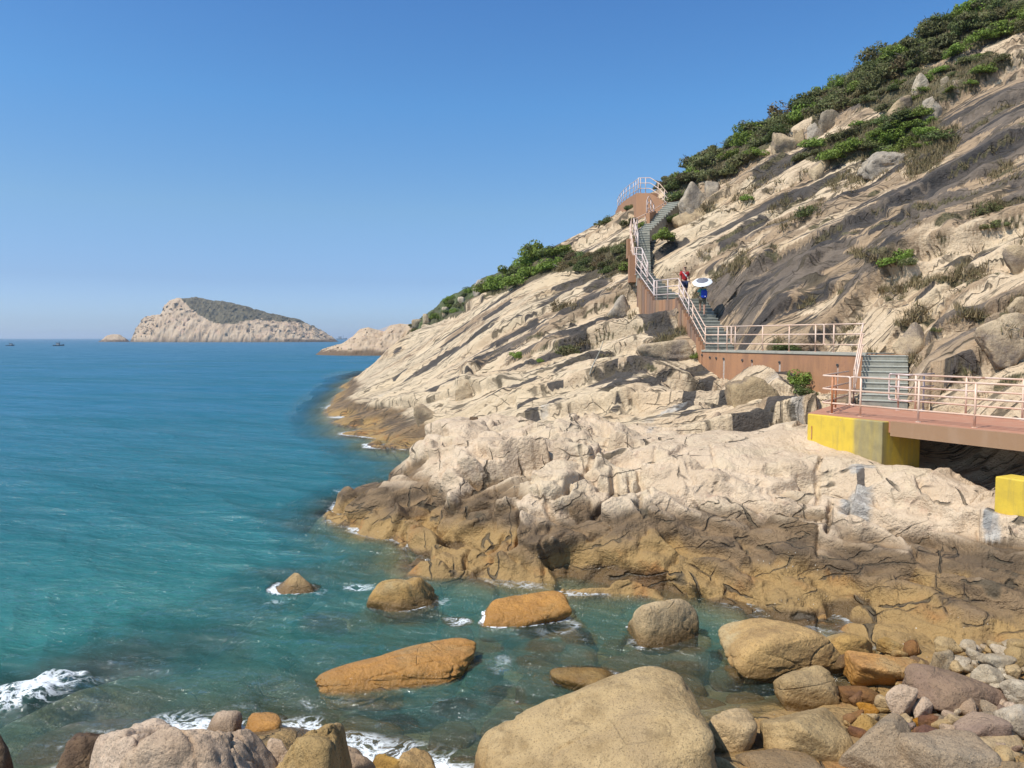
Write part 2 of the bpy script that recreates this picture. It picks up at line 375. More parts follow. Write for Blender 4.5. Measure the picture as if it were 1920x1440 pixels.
M['tan'] = boulder_material('tan_granite', (0.47, 0.325, 0.158), (0.35, 0.23, 0.102), (0.40, 0.275, 0.140))
M['ochre'] = boulder_material('ochre_granite', (0.43, 0.255, 0.075), (0.33, 0.19, 0.06), (0.44, 0.32, 0.15))
M['orange'] = boulder_material('orange_wet_granite', (0.47, 0.215, 0.034), (0.34, 0.15, 0.026), (0.36, 0.215, 0.07), gloss=True)
M['grey'] = boulder_material('grey_brown_stone', (0.27, 0.19, 0.11), (0.32, 0.21, 0.11), (0.20, 0.15, 0.095), tidal=False)
M['purple'] = boulder_material('purple_brown_stone', (0.31, 0.205, 0.14), (0.245, 0.16, 0.11), (0.35, 0.235, 0.15), tidal=False)
M['pale'] = boulder_material('pale_cobble_stone', (0.50, 0.41, 0.29), (0.40, 0.30, 0.19), (0.36, 0.25, 0.14), tidal=False)
M['pink'] = boulder_material('pinkish_granite', (0.50, 0.36, 0.24), (0.42, 0.29, 0.185), (0.36, 0.24, 0.15), tidal=False)
M['brown'] = boulder_material('dark_brown_stone', (0.15, 0.09, 0.05), (0.10, 0.062, 0.038), (0.20, 0.125, 0.065))
M['red'] = boulder_material('red_wet_stone', (0.20, 0.075, 0.035), (0.12, 0.05, 0.028), (0.26, 0.12, 0.045))
M['olive'] = boulder_material('drowned_stone', (0.24, 0.19, 0.09), (0.16, 0.13, 0.065), (0.30, 0.23, 0.11))
M['weathered'] = boulder_material('weathered_grey_granite', (0.36, 0.29, 0.21), (0.24, 0.195, 0.145), (0.44, 0.34, 0.22), wet=False, tidal=False)
M['slabstone'] = boulder_material('tan_slab_granite', (0.47, 0.345, 0.20), (0.38, 0.27, 0.155), (0.20, 0.15, 0.11), wet=False, tidal=False)

# ------------------------------------------------------------------ terrain: control heights measured off known sizes (rails 1.1 m, people, sea level)
CP = []
def cz(z, *pp):
    for px, py in pp: CP.append(tuple(atz(px, py, z)))
def cd(*ppd):
    for px, py, D in ppd: CP.append(tuple(at(px, py, D)))
def cw(*xyz): CP.extend(xyz)
# waterline
cz(0, (610, 768), (622, 790), (645, 815), (690, 832), (740, 841), (775, 842),
   (640, 985), (700, 1005), (752, 1012), (760, 1050), (800, 1075), (880, 1080), (950, 1090), (1040, 1105), (1110, 1108), (1210, 1110),
   (1300, 1135), (1400, 1155), (1500, 1178), (1560, 1190))
cw((-4.3, 38, 0), (-3.6, 35, 0), (-4.3, 31, 0), (-17, 75, 0), (-19, 90, 0), (-21, 105, 0), (-24, 130, 0), (-28, 150, 0))
# sea bed
cw((-17, 64, -1.2), (-13.5, 52, -1.2), (-9, 44, -1.1), (-7, 36, -1.4), (-7.3, 30, -1.6), (-7.5, 24, -1.5), (-5, 20, -1.2), (-22, 80, -2), (-27, 110, -2), (-32, 140, -2),
   (-14, 30, -4), (-20, 50, -5), (-35, 90, -6), (-60, 130, -7), (-10, 20, -3.2), (-10, 15, -2.4), (-20, 20, -5), (-30, 35, -6))
cz(-0.9, (700, 1160), (850, 1180), (560, 1130), (800, 1290)); cz(-0.5, (1000, 1180)); cz(-0.6, (1090, 1190), (980, 1260))
cz(-0.5, (1250, 1180), (1350, 1200), (1200, 1260), (1400, 1300), (1050, 1330)); cz(-2.3, (450, 1200), (300, 1180), (500, 1050), (120, 1180))
cz(-1.0, (520, 1300), (420, 1330)); cz(-0.45, (200, 1310), (80, 1340)); cz(-0.8, (180, 1385), (740, 1390), (850, 1350), (600, 1335))
cz(0.42, (250, 1425), (400, 1415), (550, 1418), (640, 1450), (330, 1480), (500, 1500)); cz(0.0, (120, 1440), (300, 1378), (450, 1368), (570, 1372), (670, 1425), (810, 1448)); cz(-0.1, (1200, 1430)); cw((-4, 6, 0.1), (0, 6, 0.2), (4, 6, 0.4), (8, 6, 0.9))
# cobble cove
cz(0.1, (1620, 1215), (1480, 1330)); cz(0.25, (1700, 1300), (1600, 1400), (1400, 1430)); cz(0.38, (1850, 1235), (1900, 1300), (1800, 1260)); cz(0.4, (1900, 1430), (1750, 1420)); cw((9.5, 12, 0.8), (9, 9, 0.8))
# headland
cd((850, 802, 27), (790, 842, 28.5), (720, 885, 27), (665, 930, 25.6), (1000, 805, 26.5), (1120, 810, 26), (1150, 830, 25), (1350, 805, 26), (1000, 850, 23), (1200, 850, 22.5),
   (1400, 850, 21.5), (1515, 840, 22.3), (1640, 867, 20.3), (900, 900, 22.3), (760, 930, 24), (1000, 920, 20.8), (1200, 920, 20.3), (1400, 930, 19.5), (1550, 930, 19),
   (1700, 885, 19.2), (1800, 908, 18.2), (1860, 985, 16.6), (1700, 980, 17.7), (1920, 1012, 15.8), (850, 960, 21.6), (850, 1040, 20.4), (1000, 1000, 19.7), (1000, 1060, 19.1),
   (1200, 1000, 18.9), (1200, 1060, 18.2), (1400, 1000, 18.2), (1400, 1100, 17), (1600, 1050, 16.9), (1600, 1130, 16), (1800, 1100, 15.1), (1800, 1170, 14.5), (1900, 1150, 14.3), (1920, 1215, 13.6))
cw((12.2, 20, 2.0), (12.6, 21.6, 2.6), (14, 17, 2.2), (17, 21, 5.0), (18.5, 22.5, 6.4), (15, 18.5, 3.0), (16, 14, 2.8), (13, 12, 1.6))
# dip behind the headland and the slabs running down to it
cd((850, 780, 43), (900, 770, 40), (950, 780, 36.5), (1000, 762, 37), (1200, 795, 29.5), (1300, 790, 29), (1400, 790, 27), (1550, 772, 23.6), (1480, 782, 25.5), (1100, 792, 31), (1000, 793, 33), (920, 797, 34))
cd((700, 790, 50), (760, 760, 50), (700, 740, 60), (660, 745, 62), (800, 700, 58), (760, 680, 70), (800, 650, 76), (770, 645, 88), (850, 600, 73), (905, 550, 68), (960, 560, 59), (1000, 560, 55),
   (1000, 640, 47.5), (900, 700, 48.5), (1100, 700, 38.5), (1100, 760, 34), (1100, 620, 44.5), (1100, 540, 52), (1060, 455, 66), (1000, 485, 67), (1130, 480, 58), (1200, 600, 42.5), (1200, 680, 36.5), (1200, 760, 32),
   (1180, 400, 62), (1178, 556, 47), (1230, 596, 43.4), (1290, 641, 38.8), (1328, 693, 36.8), (1378, 718, 35.0), (1436, 708, 33.3), (1478, 696, 32.2), (1504, 728, 31.4), (1540, 740, 30.6), (1590, 752, 29.4), (1350, 735, 33.5), (1420, 735, 31.5), (1480, 735, 29.8), (1300, 740, 31), (1400, 760, 28))
# the hill above the path
cd((1400, 560, 38.5), (1500, 500, 37.5), (1600, 620, 31), (1700, 690, 27.2), (1750, 620, 27.8), (1900, 650, 24), (1800, 722, 23.6), (1880, 735, 21.8), (1300, 460, 47.5), (1700, 450, 33.3), (1900, 450, 28.8),
   (1900, 200, 38.5), (1900, 60, 47), (1700, 200, 47), (1700, 100, 55), (1500, 300, 49.5), (1500, 205, 60), (1350, 345, 56), (1600, 330, 44), (1800, 320, 37), (1600, 145, 58), (1800, 25, 55), (1260, 350, 60),
   (1430, 660, 33), (1500, 645, 31.5), (1560, 560, 35.5), (1660, 560, 31.5), (1850, 560, 27), (1480, 400, 44), (1400, 450, 44), (1350, 520, 42.5), (1330, 590, 39.5), (1800, 180, 43), (1240, 440, 53), (1270, 420, 54), (1920, 350, 33), (1920, 540, 26.5))
cw((9.7, 78, 16.2), (9, 95, 14), (3, 85, 14), (-3, 85, 9.6), (-6, 100, 8.6), (-12.5, 92, 6.3), (-13, 115, 5), (-12, 140, 4), (22, 75, 23.5), (29, 77, 26.8), (33, 92, 28), (15, 72, 20), (42, 72, 33), (45, 80, 34), (30, 32, 17.5), (34, 45, 25), (48, 50, 36), (25, 24, 11), (0, 110, 10), (20, 120, 20), (50, 110, 34), (9.8, 66, 16.6))
CP = np.array(CP, np.float64)
def mq(d): return np.sqrt(d * d + 0.7)
def rbf_fit(P, lam=0.02):
    n = len(P); d = np.hypot(P[:, None, 0] - P[None, :, 0], P[:, None, 1] - P[None, :, 1])
    A = np.zeros((n + 3, n + 3)); A[:n, :n] = -mq(d) + lam * np.eye(n) * np.maximum(1, P[:, 1] / 20)[:, None]
    A[:n, n] = A[n, :n] = 1; A[:n, n + 1] = A[n + 1, :n] = P[:, 0]; A[:n, n + 2] = A[n + 2, :n] = P[:, 1]
    return np.linalg.solve(A, np.concatenate([P[:, 2], [0, 0, 0]]))
RW = rbf_fit(CP)
def base_z(x, y):
    x = np.asarray(x, np.float64).ravel(); y = np.asarray(y, np.float64).ravel(); out = np.empty(len(x)); n = len(CP)
    CPf = CP.astype(np.float32); wf = RW[:n].astype(np.float32)
    for i in range(0, len(x), 40000):
        xs = x[i:i + 40000].astype(np.float32); ys = y[i:i + 40000].astype(np.float32)
        d2 = (xs[:, None] - CPf[None, :, 0]) ** 2 + (ys[:, None] - CPf[None, :, 1]) ** 2 + 0.7
        out[i:i + 40000] = -(np.sqrt(d2) @ wf) + RW[n] + RW[n + 1] * xs + RW[n + 2] * ys
    return out
def steps_between(*ab):
    out = []
    for a, b, s in ab:
        n = max(1, int(round(math.log(b / a) / s))); out += list(a * (b / a) ** (np.arange(n) / n))
    return np.array(out + [ab[-1][1]])
TD = steps_between((6, 13, 0.013), (13, 17, 0.0038), (17, 30, 0.0022), (30, 56, 0.0026), (56, 72, 0.0045), (72, 150, 0.011))
TT = np.concatenate([np.linspace(-0.78, -0.26, 70)[:-1], np.linspace(-0.26, 0.67, 690), np.linspace(0.67, 0.95, 45)[1:]])
NR, NA = len(TD), len(TT)
GX = (TD[:, None] * TT[None, :]).ravel(); GY = np.repeat(TD, NA)
GZ = base_z(GX, GY)
# a coarse copy for aiming at the ground
cs = 4
ci = np.arange(0, NR, cs)[:, None] * NA + np.arange(0, NA, cs)[None, :]
cq = grid_quads(ci.shape[0], ci.shape[1])
BASE = BVHTree.FromPolygons(np.stack([GX, GY, GZ], 1)[ci.ravel()].tolist(), cq.tolist())
def pick(px, py, bvh=None):
    d = Vector(ray(px, py)).normalized()
    h = (bvh or BASE).ray_cast(Vector((0, 0, CAMZ)), d)
    return h[0]
# ------------------------------------------------------------------ rock structure on the terrain
EX, EY = -0.933, 0.36                    # downhill, plan
U = GX * EX + GY * EY; V = GX * -EY + GY * EX
YY, XX = GY, GX
head = sstep(36.2, 33.2, GY + 1.21 * GX) * sstep(16, 13.5, GX)
hill = 1 - head
under = sstep(0.3, -0.2, GZ)
def terr(n, k, sharp=0.90):              # stair-steps of a smooth field: sheeting joints
    t = n * k; f = np.floor(t); return (f + sstep(sharp, 1.0, t - f)) / k
warp = fbm2(U * 0.06, V * 0.11, 3, 11)
n1 = fbm2(U * 0.05 + warp * 0.3, V * 0.20 + warp * 0.9, 3, 21)
n2 = fbm2(U * 0.14 + warp * 0.5, V * 0.55 + warp * 1.5, 3, 31)
n3 = fbm2(U * 0.5, V * 1.6 + warp * 2, 3, 41)
Uw = U + 0.8 * fbm2(U * 0.12, V * 0.2, 3, 54); Vw = V + 0.5 * fbm2(U * 0.10, V * 0.25, 3, 55) + 0.04 * fbm2(U * 0.9, V * 0.9, 3, 56)
e1, r1, q1, ox1, oy1 = vor2(Uw * 0.085, Vw * 0.36, 51, True)             # big sheets, long down the fall line
e1b, r1b, q1b, ox1b, oy1b = vor2(Uw * 0.26 + n2 * 0.5, Vw * 0.95 + n2 * 0.6, 52, True)
e1c, r1c, q1c, ox1c, oy1c = vor2(Uw * 0.75 + n2, Vw * 2.3 + n2, 57, True)
blocky = sstep(-0.15, 0.3, fbm2(U * 0.09, V * 0.13, 3, 53)); blk2 = sstep(0.0, 0.3, fbm2(U * 0.15, V * 0.25, 3, 58))
d_hill = (terr(n1, 5.5) - n1 * 0.7) * 1.1 + (terr(n2, 4.5) - n2 * 0.7) * 0.35 + 0.02 * n3
d_hill += (0.62 * oy1 + (r1 - 0.5) * 0.45) * 1.0 - 0.18 * sstep(0.035, 0.0, e1)
d_hill += ((0.40 * oy1b + (q1b - 0.5) * 0.35 * ox1b * 2 + (r1b - 0.5) * 0.30) * 0.75 - 0.14 * sstep(0.05, 0, e1b)) * (0.25 + 0.75 * blocky)
d_hill += ((r1c - 0.5) * 0.13 + 0.10 * oy1c - 0.06 * sstep(0.06, 0, e1c)) * blk2
# the lower left slabs are smooth
smooth_l = sstep(0.2, -0.12, GX / GY) * hill
d_hill *= 1 - 0.50 * smooth_l
# headland: blocky knob on the left, dipping layers on the right
hx, hy = GX, GY
m = fbm2(hx * 0.35, hy * 0.35, 3, 61)
hq = (hy + 1.1 * GZ)
mm = fbm2(hx * 1.6, hq * 1.6, 3, 68) * 0.10
e2, r2, q2, ox2, oy2 = vor2(hx * 0.52 + m * 0.8 + 0.18 * hq + mm, hq * 0.55 + m * 0.8 + mm, 62, True)
e3, r3, q3, ox3, oy3 = vor2(hx * 1.35 + m * 1.1 + mm * 2, hq * 1.3 + m * 0.9 + mm * 2, 63, True)
tl2 = ox2 * np.cos(6.28 * q2) + oy2 * np.sin(6.28 * q2); tl3 = ox3 * np.cos(6.28 * q3) + oy3 * np.sin(6.28 * q3)
lay_s = GZ * 1.15 + hx * 0.42 + 0.5 * m                        # layers dip to the right
lay_s = lay_s + 0.18 * (hy - 17)
lay = terr(lay_s * 0.9 + 0.25 * fbm2(hx * 0.8, hy * 0.8, 3, 64), 1.7, 0.72)
rightw = sstep(1.8, 5.0, GX) * sstep(2.6, 1.6, GZ)
leftw = 1 - rightw
rough_top = fbm2(hx * 1.5, hq * 1.1, 5, 65, 0.6)
ridged = 1 - np.abs(fbm2(hx * 0.9, hq * 0.7, 4, 66)) * 2
d_head = leftw * ((r2 - 0.5) * 0.46 + 0.62 * tl2 - 0.24 * sstep(0.05, 0.0, e2)) + rightw * (0.70 * (lay - lay_s * 0.9) + (r2 - 0.5) * 0.15 + 0.2 * tl2 - 0.16 * sstep(0.04, 0, e2))
d_head += (0.4 + 0.6 * leftw) * ((r3 - 0.5) * 0.13 + 0.16 * tl3 - 0.07 * sstep(0.05, 0, e3))
top_calm = sstep(2.2, 2.6, GZ) * sstep(2, 6, GX)
d_head = d_head * (1 - 0.90 * top_calm) + 0.07 * rough_top * (1 - 0.5 * top_calm) + 0.05 * (ridged - 0.6) * (1 - rightw)
bulge = 0.18 * fbm2(hx * 0.6, hy * 0.6, 2, 67)
def soft(d, n):
    g_ = d.reshape(NR, NA).copy()
    for _ in range(n):                   # take the stair-steps of the mesh out of the breaks
        g_[1:-1] = 0.25 * g_[:-2] + 0.5 * g_[1:-1] + 0.25 * g_[2:]; g_[:, 1:-1] = 0.25 * g_[:, :-2] + 0.5 * g_[:, 1:-1] + 0.25 * g_[:, 2:]
    return g_.ravel()
d_hill = soft(d_hill, 1); d_head = soft(d_head, 1)
disp = hill * d_hill + head * (d_head + bulge) + 0.035 * fbm2(GX * 3.1, GY * 3.1, 4, 71, 0.6)
disp *= 1 - 0.6 * under
disp *= 1 - 0.7 * sstep(15.2, 13.6, GY + 0.0 * GX) * sstep(1.0, 0.5, GZ)
G = np.stack([GX, GY, GZ], 1).reshape(NR, NA, 3)
nrm = np.cross(np.gradient(G, axis=1), np.gradient(G, axis=0)).reshape(-1, 3)
nrm /= np.linalg.norm(nrm, axis=1)[:, None] + 1e-9; nrm *= np.sign(nrm[:, 2:3] + 1e-9)
PV = np.stack([GX, GY, GZ], 1); PV0 = PV.copy()
jit = np.stack([fbm2(GX * 1.1, GY * 1.1, 3, 81), fbm2(GX * 1.1, GY * 1.1, 3, 82), fbm2(GX * 0.9, GY * 0.9, 3, 83)], 1)

def seg_dist(pts, scale=1.0, jamp=0.0, pad=3.0):
    """distance of the near vertices to a 3-D polyline -> (indices, distance, nearest height difference, along 0..1)"""
    P = np.array([tuple(p) for p in pts]); lo = P.min(0) - pad; hi = P.max(0) + pad
    idx = np.nonzero((PV0[:, 0] > lo[0]) & (PV0[:, 0] < hi[0]) & (PV0[:, 1] > lo[1]) & (PV0[:, 1] < hi[1]))[0]
    Q = PV0[idx] + jit[idx] * jamp; best = np.full(len(idx), 1e9); dz = np.zeros(len(idx)); al = np.zeros(len(idx)); L = len(P) - 1
    for i in range(L):
        a, b = P[i], P[i + 1]; ab = b - a; t = np.clip(((Q - a) @ ab) / (ab @ ab + 1e-9), 0, 1)
        v = Q - (a + t[:, None] * ab); d = np.linalg.norm(v, axis=1); k = d < best
        best = np.where(k, d, best); dz = np.where(k, v[:, 2], dz); al = np.where(k, (i + t) / L, al)
    return idx, best, dz, al
def line(*pp):
    o = []
    for (a, b), (c, d) in zip(pp[:-1], pp[1:]):
        n = max(1, int(math.hypot(c - a, d - b) / 12))
        o += [pick(a + (c - a) * k / n, b + (d - b) * k / n) for k in range(n)]
    o.append(pick(*pp[-1])); return [p for p in o if p is not None]
def crack(depth, width, *pp):
    L = line(*pp)
    if len(L) < 2: return
    i, d, dz, al = seg_dist(L, jamp=0.14, pad=1)
    taper = np.minimum(1, np.minimum(al, 1 - al) * 6 + 0.35)
    disp[i] -= 0.75 * depth * taper * sstep(width, width * 0.25, d)
def ledge(h, reach, *pp):
    L = line(*pp)
    if len(L) < 2: return
    i, d, dz, al = seg_dist(L, jamp=0.22, pad=reach * 2)
    taper = np.minimum(1, np.minimum(al, 1 - al) * 5)
    up = sstep(-0.12, 0.25, dz)
    disp[i] += h * taper * up * np.exp(-(d / reach) ** 2) - h * 0.45 * taper * sstep(0.14, 0.02, d + np.maximum(dz, 0) * 4)
# headland joints
crack(.42, .16, (1137, 823), (1100, 877), (1067, 903), (1063, 927), (1030, 940)); crack(.45, .16, (1153, 870), (1152, 923), (1110, 957))
crack(.3, .11, (1020, 940), (1037, 973), (1067, 990), (1120, 1013)); crack(.3, .11, (913, 942), (867, 963), (820, 953))
crack(.35, .12, (1030, 967), (983, 960), (973, 993), (970, 1030), (953, 1043)); crack(.32, .1, (943, 997), (920, 1037), (893, 1027), (877, 1053), (878, 1077))
crack(.2, .07, (925, 890), (923, 990)); crack(.2, .07, (1033, 990), (1017, 1080)); crack(.2, .07, (1067, 1007), (1047, 1080)); crack(.25, .08, (953, 1047), (997, 1077))
crack(.28, .1, (780, 900), (727, 913), (673, 960)); crack(.22, .08, (817, 933), (773, 947), (771, 965)); crack(.3, .1, (1120, 1037), (1147, 1057), (1187, 1067)); crack(.22, .08, (1127, 1050), (1050, 1080))
crack(.3, .12, (770, 1053), (760, 1007), (780, 990)); crack(.25, .09, (773, 990), (833, 990), (893, 1027)); crack(.15, .06, (967, 903), (970, 960)); crack(.25, .08, (1180, 877), (1178, 917)); crack(.3, .1, (1197, 933), (1197, 962))
crack(.3, .09, (1556, 930), (1552, 1000)); crack(.2, .08, (1541, 855), (1530, 935)); crack(.14, .06, (1230, 840), (1215, 900), (1222, 960)); crack(.14, .06, (1330, 830), (1345, 880)); crack(.18, .06, (1640, 930), (1665, 965))
ledge(.22, .7, (993, 843), (1020, 827), (1050, 820), (1110, 815)); ledge(.25, .8, (1030, 942), (1062, 928), (1068, 904), (1100, 878)); ledge(.22, .7, (820, 955), (867, 964), (913, 943))
ledge(.18, .6, (1400, 998), (1454, 1007), (1519, 998), (1552, 1000), (1633, 1004), (1655, 992)); ledge(.16, .5, (1652, 998), (1725, 1022), (1806, 1036), (1847, 1057)); ledge(.16, .5, (1665, 971), (1725, 987), (1839, 1009))
ledge(.2, .6, (1422, 1066), (1468, 1073), (1530, 1060), (1595, 1047)); ledge(.22, .7, (1519, 1069), (1568, 1091), (1622, 1083), (1652, 1057)); ledge(.22, .6, (1625, 1044), (1698, 1075), (1806, 1098), (1915, 1140))
ledge(.18, .6, (1400, 1081), (1487, 1121), (1549, 1148)); ledge(.18, .6, (1568, 1116), (1644, 1128), (1693, 1140)); ledge(.2, .6, (1382, 1085), (1445, 1112), (1548, 1152)); ledge(.3, .6, (1544, 1160), (1607, 1177), (1675, 1197), (1746, 1219))
ledge(.2, .5, (1607, 1094), (1690, 1136), (1754, 1160), (1833, 1211)); ledge(.2, .5, (1690, 1142), (1760, 1168), (1880, 1200)); ledge(.15, .5, (1790, 1112), (1860, 1140), (1912, 1175)); ledge(.22, .6, (1190, 1068), (1260, 1090), (1330, 1110)); ledge(.18, .5, (1230, 1000), (1300, 1020), (1390, 1030))
# slabs left of the steps
ledge(.5, 1.2, (615, 768), (687, 765), (754, 759), (833, 745), (880, 740), (950, 724)); crack(.5, .25, (690, 765), (754, 759), (833, 745), (900, 735)); ledge(.45, 1.0, (778, 799), (810, 786), (830, 752)); ledge(.3, 1.0, (927, 762), (964, 748), (1008, 718))
ledge(.7, 1.4, (828, 742), (874, 738), (905, 736), (960, 720)); ledge(.6, 1.2, (850, 700), (880, 702), (912, 680)); crack(.6, .3, (839, 737), (874, 735), (882, 702), (910, 678)); ledge(.6, 1.6, (775, 650), (805, 622), (851, 590), (892, 570), (930, 545))
ledge(.3, .9, (870, 650), (915, 622), (960, 590)); ledge(.3, .9, (960, 690), (1010, 655), (1060, 630)); ledge(.3, .8, (1000, 720), (1060, 690), (1130, 655)); ledge(.3, .8, (1100, 780), (1160, 745), (1215, 735)); ledge(.35, .8, (1120, 775), (1150, 755), (1195, 740)); ledge(.25, .7, (1010, 780), (1070, 752), (1110, 742))
ledge(.4, 1.0, (1010, 620), (1050, 590), (1090, 575)); ledge(.45, 1.0, (1060, 560), (1095, 535), (1105, 520)); ledge(.4, .9, (1130, 560), (1175, 530)); ledge(.4, 1.0, (1080, 640), (1130, 610), (1180, 590)); crack(.4, .2, (1090, 690), (1160, 655), (1230, 645))
# hill right of the steps
ledge(.55, 1.2, (1500, 507), (1555, 469), (1581, 450), (1598, 453)); ledge(.45, 1.0, (1640, 397), (1688, 402), (1710, 407), (1732, 404)); ledge(.5, 1.0, (1544, 560), (1596, 547), (1614, 532)); ledge(.4, .9, (1600, 612), (1642, 600), (1682, 602)); ledge(.45, .9, (1846, 630), (1872, 624), (1894, 622))
ledge(.4, .9, (1890, 498), (1920, 492)); ledge(.4, .9, (1660, 670), (1690, 640), (1710, 612)); ledge(.45, 1.0, (1760, 584), (1785, 562), (1817, 534), (1894, 508)); ledge(.4, 1.0, (1745, 460), (1784, 436), (1824, 405)); ledge(.3, .8, (1633, 447), (1682, 412)); ledge(.45, 1.0, (1354, 488), (1395, 466), (1425, 443), (1485, 406))
ledge(.5, 1.0, (1871, 147), (1920, 132)); ledge(.5, 1.2, (1630, 505), (1690, 500), (1730, 480)); ledge(.4, 1.0, (1700, 660), (1780, 625), (1850, 590)); ledge(.3, .8, (1600, 360), (1700, 310), (1800, 240)); ledge(.4, 1.0, (1700, 420), (1790, 360), (1900, 290)); ledge(.35, .9, (1450, 450), (1540, 405), (1640, 350)); ledge(.3, .8, (1340, 560), (1400, 530), (1470, 480)); ledge(.4, .9, (1390, 620), (1450, 590), (1520, 560)); ledge(.3, .7, (1800, 690), (1860, 665), (1920, 650)); ledge(.3, .7, (1640, 690), (1720, 690), (1790, 660))

disp = soft(disp, 1)
PV = PV + nrm * disp[:, None]

# stains, pale seepage and soil: strokes laid on the rock
sn = fbm2(U * 0.035 + warp * 0.3, V * 0.42 + warp * 1.2, 4, 91); sb = fbm2(U * 0.06, V * 0.10, 3, 92)
upper = sstep(2.5, 5.0, GZ)
thin = fbm2(U * 0.028 + warp * 0.2, V * 1.0 + warp * 1.0, 3, 93)
stain = (0.50 * sstep(0.06, 0.28, sn + 0.35 * sb) * (1 - 0.7 * smooth_l) + 0.58 * sstep(0.10, 0.32, thin) * (0.5 + 0.5 * smooth_l) * sstep(-0.45, 0.0, sb)) * hill * (0.25 + 0.75 * upper)
tone = 0.42 * r1 + 0.42 * r1b + 0.16 * r1c + 0.45 * sb - 0.06 + 0.10 * upper
tone = np.where(hill > 0.5, (tone - 0.5) * 1.1 + 0.47 - 0.20 * smooth_l - 0.16 * (1 - upper), 0.30 + 0.18 * (r2 - 0.5) + 0.14 * (r3 - 0.5))
tone = np.clip(tone, 0, 1)
tj = np.clip(head * ((r2 - 0.5) * 0.45 + (r3 - 0.5) * 0.2 + 0.55 * fbm2(GX * 0.3, GY * 0.3, 3, 94)) + hill * (0.5 * fbm2(GX * 0.15, GY * 0.15, 3, 95) + 0.30), -0.6, 0.8)
white = np.zeros(len(PV)); soil = np.zeros(len(PV))
def stroke(arr, wpx, s, *pp, soft=0.6):
    L = line(*pp)
    if len(L) < 2: return
    D = sum(p.y for p in L) / len(L); w = wpx / F * D * 0.72
    i, d, dz, al = seg_dist(L, jamp=w * 0.6, pad=w * 2.5 + 1)
    taper = np.minimum(1, np.minimum(al, 1 - al) * 5 + 0.15)
    arr[i] = np.maximum(arr[i], s * taper * sstep(w * (1 + soft), w * (1 - soft), d))
S = lambda w, s, *pp: stroke(stain, w, s, *pp)
for a in [(9, .8, (731, 714), (769, 688)), (12, .8, (770, 708), (825, 672)), (12, .9, (816, 656), (850, 634), (885, 608)), (24, 1, (921, 650), (965, 622), (1022, 588)), (24, 1, (903, 600), (930, 580), (962, 560)), (18, .8, (1030, 690), (1100, 660), (1160, 646)),
          (34, .9, (1095, 712), (1140, 698), (1190, 682)), (12, .8, (1022, 728), (1060, 716)), (22, .8, (979, 784), (1020, 760), (1057, 733)), (24, .9, (1132, 738), (1160, 712), (1185, 678)), (18, .8, (1116, 708), (1157, 680)), (22, .9, (1278, 702), (1330, 682)),
          (18, .9, (1262, 762), (1300, 735), (1345, 698)), (30, 1, (1366, 802), (1430, 776), (1505, 750)), (40, .9, (1190, 570), (1225, 600), (1260, 640)), (45, 1, (1402, 345), (1460, 305), (1519, 262)), (18, .8, (1414, 378), (1490, 350), (1562, 322)), (14, .8, (1316, 508), (1357, 468)),
          (36, 0.61, (1744, 250), (1820, 205), (1912, 150)), (22, .8, (1519, 463), (1580, 432), (1655, 402)), (40, 0.54, (1370, 640), (1430, 590), (1500, 545)), (36, 0.54, (1340, 580), (1400, 545), (1470, 510)), (22, .6, (1717, 490), (1800, 475), (1894, 458)), (22, .8, (1215, 482), (1250, 462), (1294, 440)),
          (16, .8, (1858, 298), (1920, 256)), (28, 0.48, (1440, 640), (1500, 615), (1560, 590)), (22, .8, (1500, 480), (1560, 445), (1600, 420)), (16, .7, (690, 765), (660, 800), (640, 830)), (20, .6, (740, 765), (700, 800)), (14, .7, (840, 640), (900, 600)), (14, .8, (870, 690), (920, 660), (960, 640)),
          (16, .8, (1010, 640), (1050, 610), (1080, 590)), (14, .9, (1020, 560), (1080, 530), (1130, 505)), (20, .7, (1050, 540), (1110, 500)), (30, .7, (1050, 660), (1110, 620), (1170, 600)), (14, .7, (960, 760), (1010, 735)), (26, .7, (1330, 470), (1400, 420), (1470, 385)), (16, .7, (1560, 385), (1640, 345)),
          (12, .7, (1600, 520), (1660, 490)), (16, .7, (1700, 560), (1760, 530)), (20, .6, (1740, 620), (1800, 590)), (14, .6, (1620, 440), (1700, 395)), (14, .6, (1660, 590), (1700, 560)), (40, .6, (1830, 470), (1900, 430)), (14, .7, (1780, 700), (1840, 680)), (12, .9, (1610, 920), (1612, 870)),
          (20, .6, (690, 920), (760, 885)), (8, .9, (1558, 925), (1580, 900)), (10, .9, (1850, 990), (1862, 960)), (36, .7, (1150, 500), (1090, 560), (1040, 600)), (46, .44, (1560, 470), (1460, 545), (1370, 625)), (46, .44, (1500, 450), (1420, 510), (1350, 580)), (40, .44, (1420, 430), (1350, 490), (1320, 530)), (44, .44, (1600, 520), (1500, 590), (1440, 640)), (40, .42, (1230, 560), (1140, 620), (1060, 680)), (36, .42, (1180, 545), (1090, 610), (1010, 670)),
          (36, .44, (1270, 640), (1180, 690), (1110, 740)), (30, .42, (1130, 480), (1040, 550), (960, 610)), (40, .40, (1720, 440), (1620, 510), (1540, 570)), (40, .40, (1850, 520), (1760, 560), (1660, 600)), (30, .40, (1900, 360), (1800, 420), (1700, 470)), (30, .42, (1690, 340), (1590, 400), (1500, 450)), (24, .44, (1870, 190), (1770, 270), (1690, 330)), (20, .42, (1920, 330), (1840, 380)),
          (34, .75, (1290, 640), (1220, 668), (1130, 700)), (30, .75, (1180, 570), (1110, 600), (1050, 632)), (26, .75, (1150, 600), (1080, 640), (1000, 680)), (22, .7, (1120, 545), (1040, 590), (980, 625)), (20, .75, (1260, 690), (1190, 715), (1120, 745)), (16, .75, (1380, 735), (1320, 755), (1260, 780)), (16, .7, (1180, 740), (1120, 765), (1070, 785)),
